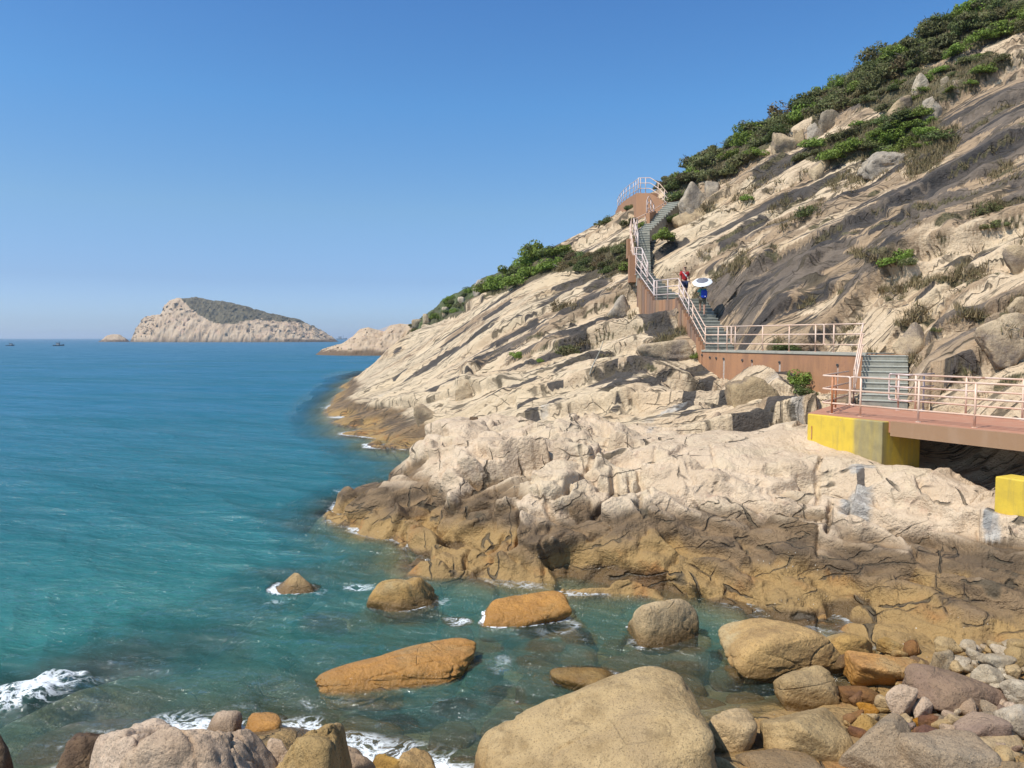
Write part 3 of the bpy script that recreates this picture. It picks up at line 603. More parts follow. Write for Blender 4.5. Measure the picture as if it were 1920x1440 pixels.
          (12, .75, (1000, 600), (930, 640), (870, 680)), (12, .75, (960, 585), (890, 630), (820, 672)), (10, .7, (930, 565), (860, 612), (800, 650)), (12, .7, (900, 690), (840, 715), (790, 745)), (14, .7, (1010, 700), (950, 725), (900, 752)), (10, .75, (1060, 545), (990, 585), (940, 612)), (14, .7, (870, 640), (800, 685), (740, 720))]: S(*a)
Wh = lambda w, s, *pp: stroke(white, w, s, *pp)
Wh(46, 1, (1616, 890), (1608, 930), (1602, 985)); Wh(20, .8, (1580, 880), (1610, 872), (1650, 872)); Wh(22, .9, (1858, 960), (1860, 1000), (1880, 1030)); Wh(20, .9, (1545, 748), (1500, 770), (1440, 798)); Wh(18, .8, (1200, 790), (1245, 760), (1300, 735)); Wh(14, .7, (1040, 755), (1000, 785)); Wh(16, .6, (1480, 690), (1430, 720)); Wh(10, .6, (1230, 800), (1210, 815)); Wh(20, .5, (690, 755), (740, 730)); Wh(18, .4, (1520, 470), (1540, 450))
def pip(poly, x, y):
    r = np.zeros(x.shape, bool); n = len(poly)
    for i in range(n):
        (x1, y1), (x2, y2) = poly[i], poly[(i + 1) % n]
        c = ((y1 > y) != (y2 > y)) & (x < (x2 - x1) * (y - y1) / (y2 - y1 + 1e-12) + x1); r ^= c
    return r
SCRUB = [(1245, 350), (1300, 300), (1390, 245), (1500, 180), (1620, 120), (1720, 62), (1835, -8), (1935, -40), (1935, 55), (1850, 82), (1780, 105), (1700, 138), (1640, 168), (1590, 190), (1560, 205), (1530, 218), (1500, 226), (1445, 275), (1400, 308), (1350, 335), (1290, 345)]
MID = [(1490, 295), (1560, 252), (1650, 218), (1720, 200), (1765, 235), (1770, 268), (1700, 285), (1620, 300), (1560, 312)]
MID2 = [(1610, 195), (1690, 130), (1790, 120), (1850, 100), (1900, 110), (1820, 170), (1750, 195), (1660, 215)]
LOW = [(905, 560), (930, 522), (960, 490), (1000, 455), (1040, 445), (1066, 470), (1090, 478), (1150, 462), (1190, 440), (1200, 445), (1185, 515), (1120, 505), (1030, 512), (980, 535), (940, 550)]
def project(P):
    P = np.asarray(P); dy = P[:, 1]; dz = P[:, 2] - CAMZ
    f = dy * ct - dz * st; u = dy * st + dz * ct
    return 960 + F * P[:, 0] / f, 720 - F * u / f
ppx, ppy = project(PV)
for poly in (SCRUB, MID, MID2, LOW): soil[pip(poly, ppx, ppy) & (PV[:, 2] > 4)] = 0.85
soil[(PV[:, 1] > 68) & (PV[:, 2] > 8)] = np.maximum(soil[(PV[:, 1] > 68) & (PV[:, 2] > 8)], 0.75)
GRASSLINES = [(16, (1240, 640), (1300, 610)), (22, (1330, 525), (1370, 505), (1410, 490)), (18, (1465, 425), (1500, 405), (1545, 378)), (26, (1560, 352), (1610, 335), (1660, 318)), (34, (1690, 305), (1740, 280), (1790, 250)), (20, (1860, 335), (1900, 310)), (26, (1830, 400), (1850, 395), (1880, 385)), (16, (1595, 470), (1650, 490), (1700, 480)),
              (16, (1690, 535), (1760, 525), (1850, 510)), (16, (1700, 590), (1740, 585)), (16, (1790, 595), (1850, 590)), (12, (1180, 600), (1190, 580)), (16, (1030, 575), (1090, 570)), (22, (1110, 500), (1150, 470)), (18, (1230, 650), (1270, 625)), (26, (1130, 520), (1170, 490)), (16, (960, 530), (1010, 510)), (18, (1370, 380), (1420, 350)), (14, (1290, 400), (1350, 380)),
              (14, (1400, 470), (1380, 500)), (18, (1440, 400), (1480, 370)), (12, (1310, 480), (1330, 470)), (10, (1560, 640), (1620, 600)), (14, (1470, 640), (1440, 660)), (12, (1680, 610), (1720, 600)), (12, (1880, 640), (1910, 560)), (18, (1720, 690), (1700, 660)), (14, (1640, 545), (1700, 545)), (14, (1530, 560), (1500, 580)), (20, (1760, 300), (1700, 330)), (18, (1700, 320), (1760, 295), (1800, 265)), (10, (1110, 640), (1080, 650)), (10, (1600, 650), (1640, 665))]
crk_soil = np.maximum(sstep(0.06, 0.015, e1) * sstep(-0.15, 0.2, n3 + 0.3 * sb), sstep(0.06, 0.015, e1b) * blocky * sstep(0, 0.3, n3)) * hill * upper * (1 - 0.6 * smooth_l)
soil = np.maximum(soil, 0.75 * crk_soil)
for w, *pp in GRASSLINES: stroke(soil, w * 0.8, 0.7, *pp)

# room for the path: keep the ground under the steps, the landing, the deck and the blocks
PATH = [((9.50, 22.5), (14.2, 14.36), 3.3, 3.15, 3.15), ((8.6, 22.7), (10.9, 26.0), 2.6, 3.45, 3.45), ((10.9, 25.2), (12.3, 27.9), 1.55, 3.4, 4.95), ((12.95, 28.6), (9.18, 37.5), 1.2, 5.08, 5.08),
        ((9.18, 37.4), (8.7, 41.5), 1.55, 5.1, 7.6), ((8.75, 41.3), (7.80, 43.6), 1.7, 7.6, 7.6), ((7.83, 43.2), (7.4, 47.6), 1.2, 7.6, 9.4), ((7.4, 47.4), (8.3, 53.0), 1.12, 9.3, 12.5), ((8.2, 52.6), (11.3, 57.2), 1.1, 12.4, 15.1), ((9.5, 60.2), (11.6, 57.0), 2.0, 16.4, 15.2)]
zb4 = PV[:, 2].copy()
for (ax, ay), (bx, by), w, z0, z1 in PATH:
    dx, dy = bx - ax, by - ay; L = math.hypot(dx, dy); dx /= L; dy /= L
    # the right-hand (inland) side of the left edge line; walkers going inland keep the sea on their left
    sx, sy = (dy, -dx)
    if sx < 0: sx, sy = -sx, -sy
    rx, ry = PV[:, 0] - ax, PV[:, 1] - ay
    t = (rx * dx + ry * dy) / L; s_ = rx * sx + ry * sy
    inside = (t > -0.02) & (t < 1.02) & (s_ > -0.25) & (s_ < w)
    lim = z0 + (z1 - z0) * np.clip(t, 0, 1) - 0.05
    PV[:, 2] = np.where(inside, np.minimum(PV[:, 2], lim), PV[:, 2])
    cut = (t > -0.05) & (t < 1.05) & (s_ >= w) & (s_ < w + 2.5)
    PV[:, 2] = np.where(cut, np.minimum(PV[:, 2], lim + 0.1 + (s_ - w) * 1.8), PV[:, 2])
    # nothing pokes through the outer face of the walls either
    out = (t > 0) & (t < 1) & (s_ > -0.7) & (s_ <= -0.25)
    PV[:, 2] = np.where(out, np.minimum(PV[:, 2], lim - 0.3), PV[:, 2])
# the foot of the landing wall, as far down as the photo shows it
wdx, wdy = (9.18 - 12.95), (37.5 - 29.0); wl_ = math.hypot(wdx, wdy); wdx /= wl_; wdy /= wl_
rx, ry = PV[:, 0] - 12.95, PV[:, 1] - 29.0; wt = (rx * wdx + ry * wdy) / wl_; wo = -(rx * wdy - ry * wdx)
foot = np.interp(wt, [-0.25, 0.0, 0.2, 0.30, 0.36, 0.42, 0.54, 0.70, 0.85, 0.97, 1.05], [3.45, 3.5, 3.62, 3.75, 4.3, 4.42, 4.05, 3.78, 3.9, 4.4, 4.6])
band = (wt > -0.2) & (wt < 1.0) & (wo > 0.1) & (wo < 1.6)
PV[:, 2] = np.where(band, np.minimum(PV[:, 2], foot + 0.06 * fbm2(GX * 2, GY * 2, 2, 99) + np.maximum(0, wo - 0.9) * 0.8), PV[:, 2])
zz_ = PV[:, 2].reshape(NR, NA); sel = np.zeros_like(zz_, bool); sel[1:-1, 1:-1] = True
zs = zz_.copy(); zs[1:-1, 1:-1] = 0.5 * zz_[1:-1, 1:-1] + 0.125 * (zz_[:-2, 1:-1] + zz_[2:, 1:-1] + zz_[1:-1, :-2] + zz_[1:-1, 2:])
PV[:, 2] = np.where(np.abs(PV[:, 2] - zb4) > 0.02, zs.ravel(), PV[:, 2])
qz = PV[:, 2].reshape(NR, NA)
zc = np.maximum(np.maximum(qz[:-1, :-1], qz[1:, :-1]), np.maximum(qz[:-1, 1:], qz[1:, 1:]))
TQ = grid_quads(NR, NA, (zc > -2.3))
tv, tq, ta = compact(PV, TQ, {'stain': stain, 'white': white, 'soil': soil, 'head': head, 'tone': tone, 'tj': tj})
terrain = tag(link_mesh('rocky_hillside', np_mesh('rocky_hillside', tv, tq, True, ta), M['hill']), kind='structure')
kk = 3
fi = np.arange(0, NR, kk)[:, None] * NA + np.arange(0, NA, kk)[None, :]
FINE = BVHTree.FromPolygons(PV[fi.ravel()].tolist(), grid_quads(fi.shape[0], fi.shape[1]).tolist())
def ground(x, y, bvh=None):
    h = (bvh or FINE).ray_cast(Vector((x, y, 80)), Vector((0, 0, -1)))
    return h[0].z if h[0] is not None else 0.0
# ------------------------------------------------------------------ sea (built after the rocks, so that its depth is the real depth under each spot)
def sea_material():
    T = NT('sea_water'); P = T.coord('pos'); xyz = T.sepz()
    dist = T.node('ShaderNodeVectorMath', operation='LENGTH'); T.link(P, dist.inputs[0]); r = dist.outputs['Value']
    depth = T.attr('depth'); foam = T.attr('foam')
    big = T.noise(T.mapping(P, scale=(0.02, 0.05, 0.02)), 1.0, 4)
    lr = T.math('LOGARITHM', r, 10.0)
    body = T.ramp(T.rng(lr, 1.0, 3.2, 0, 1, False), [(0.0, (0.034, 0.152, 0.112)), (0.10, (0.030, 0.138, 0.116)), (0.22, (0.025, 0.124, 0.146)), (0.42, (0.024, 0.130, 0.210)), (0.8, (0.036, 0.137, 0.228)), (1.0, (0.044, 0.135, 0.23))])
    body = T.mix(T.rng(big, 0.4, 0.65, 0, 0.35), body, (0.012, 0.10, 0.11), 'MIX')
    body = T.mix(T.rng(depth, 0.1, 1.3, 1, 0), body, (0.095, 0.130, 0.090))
    # ripples: finer ones near, longer ones far
    ripv = T.mapping(P, rot=(0, 0, 0.35), scale=(1, 1, 1))
    n1 = T.noise(T.mapping(ripv, scale=(1.1, 2.6, 1)), 1.0, 5, 0.6, 0.4)
    n2 = T.noise(T.mapping(ripv, scale=(0.25, 0.7, 1)), 1.0, 4, 0.6, 0.3)
    n3 = T.noise(T.mapping(ripv, scale=(0.05, 0.16, 1)), 1.0, 3, 0.6)
    h = T.math('ADD', T.math('ADD', T.math('MULTIPLY', n1, 0.20), T.math('MULTIPLY', T.noise(T.mapping(ripv, scale=(3.5, 8, 1)), 1.0, 4, 0.65, 0.3), 0.035)), T.math('ADD', T.math('MULTIPLY', n2, 0.35), T.math('MULTIPLY', n3, 1.1)))
    nb = T.bump(h, 1.0, 1.5)
    fr = T.node('ShaderNodeFresnel'); fr.inputs['IOR'].default_value = 1.33; T.link(nb, fr.inputs['Normal'])
    frc = T.rng(fr.outputs[0], 0.02, 1.0, 0.02, 0.36, False)
    gust = T.math('ADD', T.math('MULTIPLY', T.noise(T.mapping(ripv, scale=(0.35, 1.5, 1)), 1.0, 4, 0.65, 0.5), 0.5), T.math('MULTIPLY', T.noise(T.mapping(ripv, scale=(0.06, 0.3, 1)), 1.0, 4, 0.65, 0.4), 0.5))
    frc = T.math('MULTIPLY', frc, T.rng(gust, 0.36, 0.64, 0.35, 1.75, False))
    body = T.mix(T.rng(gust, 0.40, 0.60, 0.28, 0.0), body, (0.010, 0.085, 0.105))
    gl = T.node('ShaderNodeBsdfGlossy'); T.link(nb, gl.inputs['Normal']); T.link(T.rng(lr, 1.0, 2.6, 0.06, 0.32, False), gl.inputs['Roughness']); gl.inputs['Color'].default_value = (1, 1, 1, 1)
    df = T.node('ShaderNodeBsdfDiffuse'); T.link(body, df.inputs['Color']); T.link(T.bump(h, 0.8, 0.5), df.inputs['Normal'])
    tr = T.node('ShaderNodeBsdfTransparent'); T.link(T.mix(T.rng(depth, 0.0, 0.9), (0.95, 0.97, 0.95), (0.62, 0.76, 0.66)), tr.inputs['Color'])
    op = T.math('SUBTRACT', 1.0, T.math('POWER', 2.718, T.math('MULTIPLY', depth, -0.9)))
    op = T.math('MAXIMUM', T.math('MAXIMUM', op, 0.05), T.rng(depth, 0.7, 2.0))
    mx = T.node('ShaderNodeMixShader'); T.link(op, mx.inputs[0]); T.link(tr.outputs[0], mx.inputs[1]); T.link(df.outputs[0], mx.inputs[2])
    m2 = T.node('ShaderNodeMixShader'); T.link(frc, m2.inputs[0]); T.link(mx.outputs[0], m2.inputs[1]); T.link(gl.outputs[0], m2.inputs[2])
    na = T.noise(P, 2.2, 7, 0.66, 1.6); nb2 = T.noise(P, 1.1, 4, 0.6, 0.8)
    fil = T.rng(T.math('ABSOLUTE', T.math('SUBTRACT', na, 0.5)), 0.0, 0.075, 1, 0)
    solid = T.rng(T.math('ADD', foam, T.math('MULTIPLY', T.math('SUBTRACT', T.noise(P, 4.5, 6, 0.7, 0.6), 0.5), 1.5)), 0.66, 0.95)
    ff = T.math('MULTIPLY', fil, T.rng(T.math('ADD', foam, T.math('SUBTRACT', nb2, 0.5)), 0.30, 0.75))
    ff = T.math('MAXIMUM', ff, solid)
    ff = T.math('MULTIPLY', ff, T.rng(foam, 0.02, 0.15))
    sp = T.math('MULTIPLY', T.rng(T.vor(P, 5.5), 0.075, 0.045), T.rng(T.noise(P, 0.35, 3), 0.52, 0.62)); sp = T.math('MULTIPLY', sp, T.rng(lr, 1.55, 1.35))
    ff = T.math('MAXIMUM', ff, T.math('MULTIPLY', sp, 0.8))
    fd = T.node('ShaderNodeBsdfDiffuse'); fd.inputs['Color'].default_value = (0.78, 0.80, 0.79, 1)
    m3 = T.node('ShaderNodeMixShader'); T.link(ff, m3.inputs[0]); T.link(m2.outputs[0], m3.inputs[1]); T.link(fd.outputs[0], m3.inputs[2])
    T.link(m3.outputs[0], T.out.inputs['Surface']); T.n.remove(T.bsdf)
    return T.m
M['sea'] = sea_material()
def build_sea():
    sd = steps_between((5.5, 9, 0.012), (9, 26, 0.0042), (26, 60, 0.008), (60, 400, 0.03), (400, 30000, 0.10))
    stt = np.concatenate([np.linspace(-1.1, -0.68, 30)[:-1], np.linspace(-0.68, 0.50, 520), np.linspace(0.5, 1.1, 40)[1:]])
    nr, na = len(sd), len(stt)
    X = (sd[:, None] * stt[None, :]).ravel(); Y = np.repeat(sd, na)
    bz = np.where(Y < 160, base_z(np.clip(X, -70, 60), np.minimum(Y, 160)), -9)
    depth = np.maximum(-bz, 0.0); depth[Y > 140] = 12
    # the real depth over rocks and boulders near the camera
    V_, T_ = [], []
    for o in SEABED:
        me = o.data; n = len(me.vertices); co = np.empty(n * 3, np.float32); me.vertices.foreach_get('co', co); co = co.reshape(-1, 3)
        mw = np.array(o.matrix_basis); co = co @ mw[:3, :3].T + mw[:3, 3]
        b = sum(len(v) for v in V_); V_.append(co); T_ += [[i + b for i in p.vertices] for p in me.polygons]
    rb = BVHTree.FromPolygons(np.concatenate(V_).tolist(), T_)
    near = np.nonzero((Y < 46) & (bz < 0.7) & (bz > -3.2))[0]; dn = Vector((0, 0, -1))
    for i in near:
        x, y = float(X[i]), float(Y[i]); z = -9.0
        h = rb.ray_cast(Vector((x, y, 9.0)), dn)
        if h[0] is not None: z = h[0].z
        h = FINE.ray_cast(Vector((x, y, 9.0)), dn)
        if h[0] is not None: z = max(z, h[0].z)
        depth[i] = max(0.0, min(-z, depth[i] + 1.0 if z < -8 else -z))
    # foam: along every edge on the exposed side, in patches, and where waves break
    patch = sstep(-0.15, 0.35, fbm2(X * 0.22, Y * 0.22, 3, 201))
    expo = sstep(5.0, -1.0, X) * 0.5 + 0.38
    foam = sstep(0.50, 0.0, depth) * (0.35 + 0.65 * patch) * expo * (Y < 75)
    def blob(px, py, rx, ry, s, rot=0.0):
        c = atz(px, py, 0); dx, dy = X - c.x, Y - c.y; k = c.y / F
        ca, sa = math.cos(rot), math.sin(rot); a = (dx * ca + dy * sa) / (rx * k); b = (-dx * sa + dy * ca) / (ry * k)
        q = a * a + b * b; return s * np.exp(-q)
    fb = 0
    for a in [(60, 1305, 105, 70, 1.3, .5), (10, 1325, 80, 70, 1.2), (130, 1275, 40, 35, 1.0, .5), (600, 1110, 30, 40, .8), (520, 1132, 40, 35, .75), (665, 1097, 48, 45, .85), (715, 1133, 25, 60, .9), (745, 1005, 35, 40, .5), (620, 980, 40, 40, .7), (650, 918, 50, 40, .6), (725, 890, 30, 40, .5),
              (690, 1003, 40, 40, .5), (700, 1255, 60, 40, .5), (940, 1250, 50, 60, .55), (1010, 1165, 40, 60, .4), (985, 1123, 45, 40, .8), (830, 1125, 25, 40, .6), (660, 1310, 90, 40, .55), (560, 1320, 70, 50, .5), (470, 1325, 60, 50, .5), (200, 1390, 110, 70, .65), (110, 1400, 80, 60, .6), (330, 1350, 80, 50, .45), (610, 765, 20, 90, .6),
              (830, 1310, 80, 40, .45), (1120, 1045, 50, 40, .3), (900, 1380, 60, 40, .45), (1240, 1205, 60, 30, .5), (250, 1250, 120, 60, .35), (700, 1350, 100, 50, .45), (1110, 1235, 40, 40, .3), (1195, 1090, 30, 30, .5)]:
        fb = np.maximum(fb, blob(*a))
    foam = np.clip(np.maximum(foam, fb * (0.6 + 0.4 * patch)), 0, 1.3)
    # waves
    amp = sstep(0.05, 0.9, depth) * np.minimum(1, 60 / Y)
    z = np.zeros(len(X))
    for L, A, ang, sd_ in ((6.5, .075, 1.1, 301), (3.1, .050, 0.8, 302), (1.5, .032, 1.35, 303), (0.75, .016, 0.5, 304)):
        ph = (X * math.cos(ang) + Y * math.sin(ang)) * 2 * math.pi / L + 2.6 * fbm2(X / L * 0.35, Y / L * 0.35, 3, sd_)
        z += A * (1 - 2 * np.abs(np.sin(ph / 2))) * (0.6 + 0.8 * fbm2(X / L * .2, Y / L * .2, 2, sd_ + 9)) * np.where(Y < 18 * L, 1, np.maximum(0, 1 - (Y - 18 * L) / (20 * L)))
    z += 0.03 * fbm2(X * 1.6, Y * 2.2, 4, 310) * (Y < 60)
    z *= amp
    brk = blob(55, 1310, 90, 55, 1, .5) + blob(120, 1278, 45, 35, .8, .5)
    z += np.minimum(brk, 1.1) * (0.22 + 0.10 * fbm2(X * 1.6, Y * 1.6, 3, 320)) 
    z += 0.10 * fb * fbm2(X * 3, Y * 3, 3, 321) * sstep(0.0, .4, depth)
    z[Y > 200] = 0
    keep = (np.minimum(np.minimum(bz.reshape(nr, na)[:-1, :-1], bz.reshape(nr, na)[1:, 1:]), np.minimum(bz.reshape(nr, na)[1:, :-1], bz.reshape(nr, na)[:-1, 1:])) < 0.9)
    q = grid_quads(nr, na, keep)
    v, q, at_ = compact(np.stack([X, Y, z], 1), q, {'depth': depth, 'foam': foam})
    return tag(link_mesh('sea', np_mesh('sea', v, q, True, at_), M['sea']), kind='structure')
# ------------------------------------------------------------------ footbridge, steps, walls and railings
def paint_material(name, col, fade, rough=0.55, nscale=6, streak=True, amt=0.55):
    T = NT(name); P = T.coord('pos')
    n = T.noise(T.mapping(P, scale=(1, 1, 0.25 if streak else 1)), nscale, 6, 0.65); n2 = T.noise(P, nscale * 5, 4, 0.7)
    c = T.mix(T.rng(n, 0.42, 0.68, 0, amt), col, fade); c = T.mix(T.rng(n2, 0.58, 0.75, 0, 0.35), c, tuple(x * 0.55 for x in col))
    if 'rail' in name: c = T.mix(T.rng(T.noise(P, 2.3, 5, 0.7), 0.62, 0.70, 0, 0.75), c, (0.30, 0.12, 0.05))
    return T.done(c, rough, T.bump(n2, 0.25, 0.01), 0.4)
M['rail'] = paint_material('salmon_rail_paint', (0.68, 0.455, 0.32), (0.70, 0.56, 0.46), 0.45, 1.6, False, 0.8)
M['railpale'] = paint_material('faded_rail_paint', (0.62, 0.47, 0.40), (0.66, 0.58, 0.54), 0.5, 1.6, False, 0.8)
M['railrust'] = paint_material('rusty_rail_paint', (0.42, 0.15, 0.05), (0.60, 0.32, 0.19), 0.6, 4, False, 0.6)
M['deck'] = paint_material('red_brown_deck_paint', (0.42, 0.19, 0.112), (0.46, 0.265, 0.17), 0.75, 3, False)
M['beam'] = paint_material('brown_beam_paint', (0.32, 0.185, 0.10), (0.37, 0.235, 0.145), 0.75, 2.5)
M['wall'] = paint_material('rust_brown_wall_paint', (0.39, 0.20, 0.105), (0.31, 0.165, 0.09), 0.85, 2.2)
M['walldark'] = paint_material('weathered_brown_concrete', (0.28, 0.16, 0.10), (0.19, 0.13, 0.095), 0.9, 3.0, True, 0.9)
M['concrete'] = paint_material('grey_green_concrete', (0.30, 0.28, 0.225), (0.20, 0.19, 0.15), 0.92, 5, False, 0.8)
M['nosing'] = paint_material('pale_step_edge', (0.44, 0.43, 0.36), (0.32, 0.32, 0.26), 0.9, 6, False, 0.7)
M['kerb'] = paint_material('pale_kerb_concrete', (0.38, 0.35, 0.28), (0.27, 0.25, 0.20), 0.9, 4, False, 0.7)
M['hole'] = paint_material('drain_shade_black', (0.02, 0.018, 0.015), (0.03, 0.025, 0.02))
M['pipe'] = paint_material('drain_pipe_grey', (0.13, 0.12, 0.11), (0.2, 0.18, 0.16))
def yellow_material():
    T = NT('yellow_block_paint'); P = T.coord('pos'); n = T.noise(P, 3, 6, 0.65); f = T.noise(P, 22, 5, 0.7)
    c = T.mix(T.rng(n, 0.4, 0.65), (0.66, 0.455, 0.05), (0.58, 0.395, 0.05))
    a = T.math('ADD', T.attr('stain'), T.math('MULTIPLY', T.math('SUBTRACT', T.noise(T.mapping(P, scale=(3, 3, 0.4)), 2, 4), 0.5), 0.8))
    c = T.mix(T.rng(a, 0.1, 0.85, 0, 0.85), c, T.mix(T.rng(n, 0.35, 0.65), (0.27, 0.23, 0.135), (0.20, 0.175, 0.115)))
    c = T.mix(T.rng(f, 0.60, 0.72, 0, 0.45), c, (0.36, 0.25, 0.06))
    c = T.mix(T.rng(T.noise(T.mapping(P, scale=(4, 4, 0.35)), 1.6, 5, 0.65), 0.52, 0.70, 0, 0.45), c, (0.33, 0.245, 0.075))
    c = T.mix(T.rng(T.noise(P, 5.5, 5, 0.7), 0.66, 0.70, 0, 0.7), c, (0.40, 0.36, 0.27))
    return T.done(c, 0.6, T.bump(f, 0.35, 0.015), 0.35)
M['yellow'] = yellow_material()
def streak_wall_material():
    T = NT('stained_wall_paint'); P = T.coord('pos'); n = T.noise(T.mapping(P, scale=(1, 1, 0.22)), 2.4, 6, 0.65); f = T.noise(P, 14, 5, 0.7)
    c = T.mix(T.rng(n, 0.38, 0.66), (0.40, 0.20, 0.10), (0.30, 0.155, 0.085))
    c = T.mix(T.rng(T.noise(P, 0.9, 4), 0.5, 0.66, 0, 0.6), c, (0.34, 0.17, 0.10))
    c = T.mix(T.rng(f, 0.55, 0.75, 0, 0.4), c, (0.16, 0.09, 0.055))
    a = T.math('ADD', T.attr('stain'), T.math('MULTIPLY', T.math('SUBTRACT', f, 0.5), 0.9))
    c = T.mix(T.rng(a, 0.35, 0.75, 0, 0.85), c, (0.46, 0.42, 0.37))
    return T.done(c, 0.85, T.bump(f, 0.3, 0.02), 0.3)
M['streakwall'] = streak_wall_material()

UP = Vector((0, 0, 1))
def V3(x, y, z=0.0): return Vector((x, y, z))
# --- footbridge
BD = Vector((0.5, -0.866, 0)).normalized(); BN = Vector((0.866, 0.5, 0))       # along the bridge, and across it to the inland side
N0 = V3(9.65, 21.8); ZD = 3.63
def bp(s, c, z=ZD): p = N0 + BD * s + BN * c; return V3(p.x, p.y, z)
bridge = empty('footbridge', bp(0, 0, 2.6), 'red-brown footbridge with a plain brown edge beam, carried on yellow blocks over the pale rocks', 'footbridge')
dk = MB(); pl = [bp(-1.15, -0.42), bp(9.5, -0.42), bp(9.5, 3.0), bp(-2.2, 3.0)]
dk.prism([(p.x, p.y) for p in pl], ZD - 0.30, ZD); dk.build('deck', M['deck'], bridge)
b = MB()
e0, e1 = bp(1.28, -0.44), bp(9.6, -0.44)
b.obox((e0 + e1) / 2 - UP * 0.185, (e1 - e0) / 2, BN * 0.06 * -1, UP * 0.19); b.build('edge_beam', M['beam'], bridge)
b = MB(); e0, e1 = bp(-1.0, 3.08), bp(9.6, 3.08); b.obox((e0 + e1) / 2 - UP * 0.185, (e1 - e0) / 2, BN * 0.06, UP * 0.19); b.build('edge_beam', M['beam'], bridge)
ld = MB(); L0 = [(8.62, 22.85), tuple(bp(-1.17, -0.42).xy), tuple(bp(-2.22, 2.95).xy), (12.9, 25.2), (11.0, 26.4)]
ld.prism(L0, ZD - 0.28, ZD - 0.004); ld.build('landing', M['deck'], bridge)
def yellow_block(label, P0, P1, thick, z1, z0, grad, bevel=0.025):
    d = (P1 - P0); L = d.length; d.normalize(); n = Vector((-d.y, d.x, 0))
    if n.x < 0: n = -n                                                  # thickness goes inland
    o = empty('yellow_block', (P0.x, P0.y, z0), label, 'concrete block', 'yellow blocks under the footbridge')
    bm = bmesh.new(); nx, ny, nz = 24, 6, 10
    g = {}
    def vat(i, j, k):
        if (i, j, k) not in g:
            p = P0 + d * L * i / nx + n * thick * j / ny; g[i, j, k] = bm.verts.new((p.x - P0.x, p.y - P0.y, (z1 - z0) * k / nz))
        return g[i, j, k]
    for i in range(nx):
        for k in range(nz):
            bm.faces.new([vat(i, 0, k), vat(i + 1, 0, k), vat(i + 1, 0, k + 1), vat(i, 0, k + 1)]); bm.faces.new([vat(i, ny, k), vat(i, ny, k + 1), vat(i + 1, ny, k + 1), vat(i + 1, ny, k)])
        for j in range(ny):
            bm.faces.new([vat(i, j, nz), vat(i + 1, j, nz), vat(i + 1, j + 1, nz), vat(i, j + 1, nz)]); bm.faces.new([vat(i, j, 0), vat(i, j + 1, 0), vat(i + 1, j + 1, 0), vat(i + 1, j, 0)])
    for j in range(ny):
        for k in range(nz):
            bm.faces.new([vat(0, j, k), vat(0, j, k + 1), vat(0, j + 1, k + 1), vat(0, j + 1, k)]); bm.faces.new([vat(nx, j, k), vat(nx, j + 1, k), vat(nx, j + 1, k + 1), vat(nx, j, k + 1)])
    bmesh.ops.recalc_face_normals(bm, faces=bm.faces)
    inv = {v: k for k, v in g.items()}; bm.verts.index_update()
    st_ = [grad(inv[v][0] / nx, inv[v][2] / nz) * (1.0 if inv[v][1] == 0 else 0.4) for v in bm.verts]
    me = bpy.data.meshes.new('block_body'); bm.to_mesh(me); bm.free()
    me.attributes.new('stain', 'FLOAT', 'POINT').data.foreach_set('value', st_)
    body = link_mesh('block_body', me, M['yellow'], o)
    md = body.modifiers.new('edge', 'BEVEL'); md.width = bevel; md.segments = 2; md.limit_method = 'ANGLE'
    return o
yb = yellow_block('yellow concrete block under the sea end of the footbridge, its right third stained grey', V3(8.55, 22.72), V3(9.66, 20.46), 1.5, ZD - 0.012, 2.0, lambda u, k: sstep(0.58, 0.72, u) * 0.75)
ck = MB(); q = V3(8.55, 22.72) + (V3(9.66, 20.46) - V3(8.55, 22.72)) * 0.07; ck.tube([V3(q.x - .01, q.y - .006, 3.28), V3(q.x + .002 - .01, q.y - .01, 3.12), V3(q.x - .012, q.y - .006, 2.9)], 0.014, 5); ck.build('rusty_crack', M['railrust'], yb)
r0 = at(1866, 893, 16.9); yellow_block('lower yellow concrete block at the right edge of the photo, sunlit and unstained', V3(r0.x, r0.y), V3(r0.x + 1.25, r0.y - 2.3), 0.6, r0.z, r0.z - 1.7, lambda u, k: 0.0)

